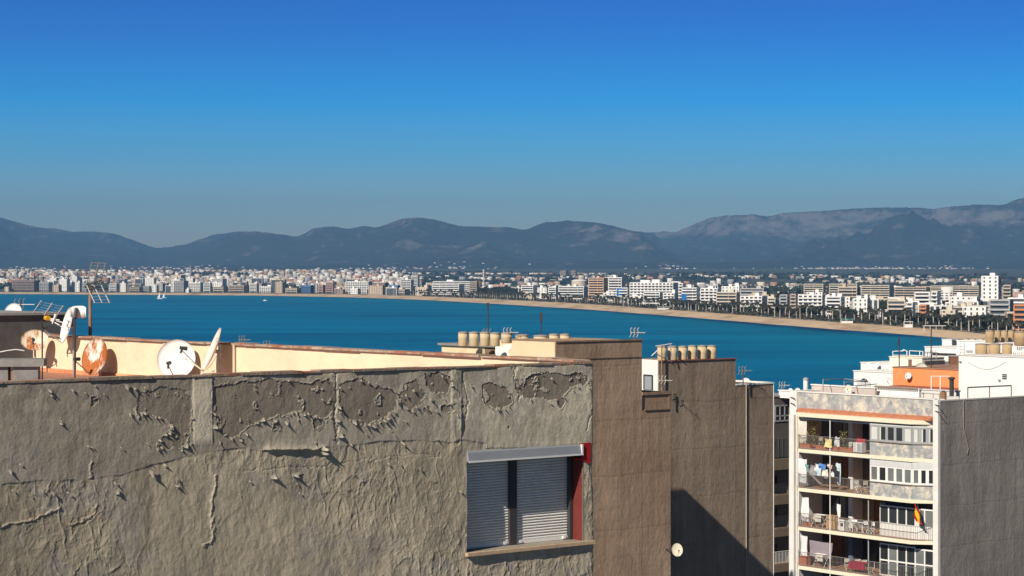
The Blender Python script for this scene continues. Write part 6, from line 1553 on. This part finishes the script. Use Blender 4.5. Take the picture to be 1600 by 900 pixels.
root, tp, _ = pole_thing('mast', 'tallest thin mast with small cross aerial right of the railings', 'mast', 1455, 514, 582, Ds(1455)+.5, .05, dark)
m = MB(); q_ = W(1455, 552, Ds(1455)+.5); 
for k in range(4): m.tube(q_+Vector((-.35+.2*k, 0, -.3)), q_+Vector((-.25+.2*k, 0, .3)), .02, 4, raw=True)
m.tube(q_+Vector((-.6, 0, 0)), q_+Vector((.6, 0, .05)), .02, 4, raw=True); m.build('aerial_head', dark, root)
# white blocks further right
r, O, zt, ul, vl = block('house', 'white roof block with a dark horizontal slot', 'house', 1497, 222, None, 1445, 544, 15, wht, depth=6)
m = UV(O); b0_, z0_ = on_v(O, 1494, 554); b1_, _ = on_v(O, 1457, 554); m.box(-.03, 0, b0_, b1_, z0_-.15, z0_+.1); m.build('slot', dark, r)
r, O, zt, ul, vl = block('house', 'small white roof tower with a dark side window', 'house', 1487, 236, 1496, 1472, 531, 15, wht, depth=3)
m = UV(O); m.box(.05, ul-.0, -.04, 0, zt-2, zt-.1); m.build('shade_sheet', M('slate_grey_shade', (.16, .17, .20)), r); m = UV(O); m.box(ul*.35, ul*.75, -.07, -.04, zt-1.5, zt-.6); m.build('window', dark, r)  # slate sheet paints the shaded face of the white tower
r, O, zt, ul, vl = block('house', 'white house behind the front roof tanks with a small vent grid', 'house', 1545, 208, None, 1495, 534, 15, wht, depth=6)
m = UV(O); b0_, z0_ = on_v(O, 1520, 551); b1_, z1_ = on_v(O, 1510, 547); m.box(-.04, 0, b0_, b1_, z0_, z1_); m.build('vent', M('grey_cap', (.4, .4, .4)), r)
p = W(1492, 577, 196); t_ = thing('shed', 'narrow brown shed door on the white roofs', 'shed', p); m = MB(p); m.box(-.38, .38, 0, 1, 0, 1.15); m.build('wall', M('brown_shed', (.22, .11, .07)), t_); MB(p).box(-.44, .44, -.05, 1.05, 1.15, 1.22).build('roof', M('grey_cap', (.4, .4, .4)), t_)
r, O, zt, ul, vl = block('house', 'dark grey low roof room beside the narrow brown shed', 'house', 1497, 200, None, 1470, 576, 15, M('mid_grey_render', (.22, .2, .19)), depth=3)
rail_box('ladder', 'white roof ladder rail against the white house', 'ladder', [[(1500, 537, 205), (1501, 533, 205), (1506, 533, 205), (1507, 537, 205)]]+[[(1500, y, 205), (1507, y, 205)] for y in (541, 546, 551, 556)], [((1500, 537, 205), (1500, 560, 205)), ((1507, 537, 205), (1507, 560, 205))], greyfr, .025)
for k, (x0, x1, w_) in enumerate(((1506, 1514, 'left'), (1516, 1525, 'middle'), (1527, 1538, 'right'))): tank(x0, x1, 529, 535, 211, 'low pinkish tank on the white house, %s of three' % w_, 'low tanks on the white house', M('tank_pink', (.60, .45, .36)))
# big white block on the right
r, O, zt, ul, vl = block('house', 'big plain white roof block behind the dark side wall with pipe frame', 'house', 1680, 166, None, 1498, 562, 15, wht, wht2, depth=9)
fro = .06
pts_ = [on_v(O, x, y, fro) for x, y in ((1512, 622), (1512, 605), (1546, 603.5), (1580, 602), (1580, 620))]; m = UV(O); m.path([m.P(-fro, b, z) for b, z in pts_], .03, 5)
q1 = on_v(O, 1546, 603.5, fro); q2_ = on_v(O, 1546, 622, fro); m.path([m.P(-fro, *q1), m.P(-fro, *q2_)], .03, 5); m.build('pipe_frame', dark, r)
for y in (585.5, 588.5, 591.5):
    b0_, z0_ = on_v(O, 1573, y, .03); b1_, _ = on_v(O, 1566, y, .03); m = UV(O); m.box(-.05, 0, b0_, b1_, z0_-.04, z0_+.04); m.build('vent_slot', dark, r)
for x_, y_ in ((1500, 565), (1561, 594)): b0_, z0_ = on_v(O, x_, y_, .1); m = UV(O); m.box(-.12, 0, b0_-.1, b0_+.1, z0_-.06, z0_+.06); m.build('lamp', greyfr, r)
m = UV(O); b0_, zc = on_v(O, 1540, 570, .03); pr_ = [on_v(O, 1512+60*k/12, 565+12*math.sin(math.pi*k/12), .03) for k in range(13)]; m.path([m.P(-.03, b, z) for b, z in pr_], .012, 4); m.build('cable', M('grey_cap', (.4, .4, .4)), r)
g_ = 'front row of tanks on the big white block'
for k, (x0, x1, w_) in enumerate(((1524, 1543, 'left'), (1544.5, 1563, 'middle'), (1566, 1582, 'right'))): tank(x0, x1, 537, 561.5, 176+.0*k, 'brown roof tank in the front row, %s of three' % w_, g_, tankd)
g_ = 'back row of tanks on the big white block'
for k, (x0, x1, w_) in enumerate(((1540, 1553, 'first'), (1554, 1563, 'second'), (1564, 1574, 'third'), (1575, 1584, 'fourth'))): tank(x0, x1, 516.5, 539, 187+1.1*k, 'brown roof tank in the back row, %s from the left' % w_, g_, tankd)
tank(1585, 1604, 518, 540, 184, 'wide brown tank at the right edge behind the white railing', g_, tankd)
p = W(1537, 540, 186); 
r, O2, zt, ul, vl = block('house', 'white raised platform under the back row of tanks', 'house', 1625, 182.5, None, 1537, 540, 24, wht, depth=5)
rail_box('railing', 'white upright railing at the right edge among the tanks', 'railing', [[(1582, 541, 173), (1606, 542, 173)], [(1582, 559, 173), (1606, 560, 173)]], [((x, 541, 173), (x, 560, 173)) for x in (1582, 1585, 1588, 1591, 1594, 1597, 1600, 1604)], wht, .035)
# black flue on the terrace
p = W(1487, 622, 162); t_ = thing('flue', 'tall black flue pipe left of the big white block', 'flue', p); MB().lathe(p, [(.17, 0), (.17, 1.4)], 14).build('pipe', dark, t_); MB().lathe(p, [(.27, 1.4), (.27, 1.5), (.1, 1.56)], 14).build('cap', dark, t_)
p = W(1487, 622.5, 161.7); m = MB(p); m.box(-.45, .5, -.3, .3, -.5, .14); o = m.build('plinth', wht2, None, p); tag(o, 'white base block under the black flue', 'base')
p = W(1474, 623, 161.5); t_ = thing('gas_bottle', 'rust brown drum beside the black flue', 'drum', p); MB().lathe(p, [(.24, 0), (.24, .5)], 12).build('body', M('rust_drum', (.30, .17, .10)), t_); MB().lathe(p, [(.16, .5), (.1, .6)], 12).build('lid', dark, t_)
rail_box('pipe_frame', 'white pipe frame in front of the orange wall at right', 'pipe frame', [[(1455, 588, 172), (1484, 588, 172)]], [((1455, 588, 172), (1455, 608, 172)), ((1469, 588, 172), (1469, 622, 172))], wht, .04)
rail_box('railing', 'grey stair rail on the terrace left of the black flue', 'railing', [[(1437, 614, 162), (1470, 616, 162)]], [((x, 614.5, 162), (x, 625, 162)) for x in (1437, 1443, 1458, 1468)], greyfr, .03)
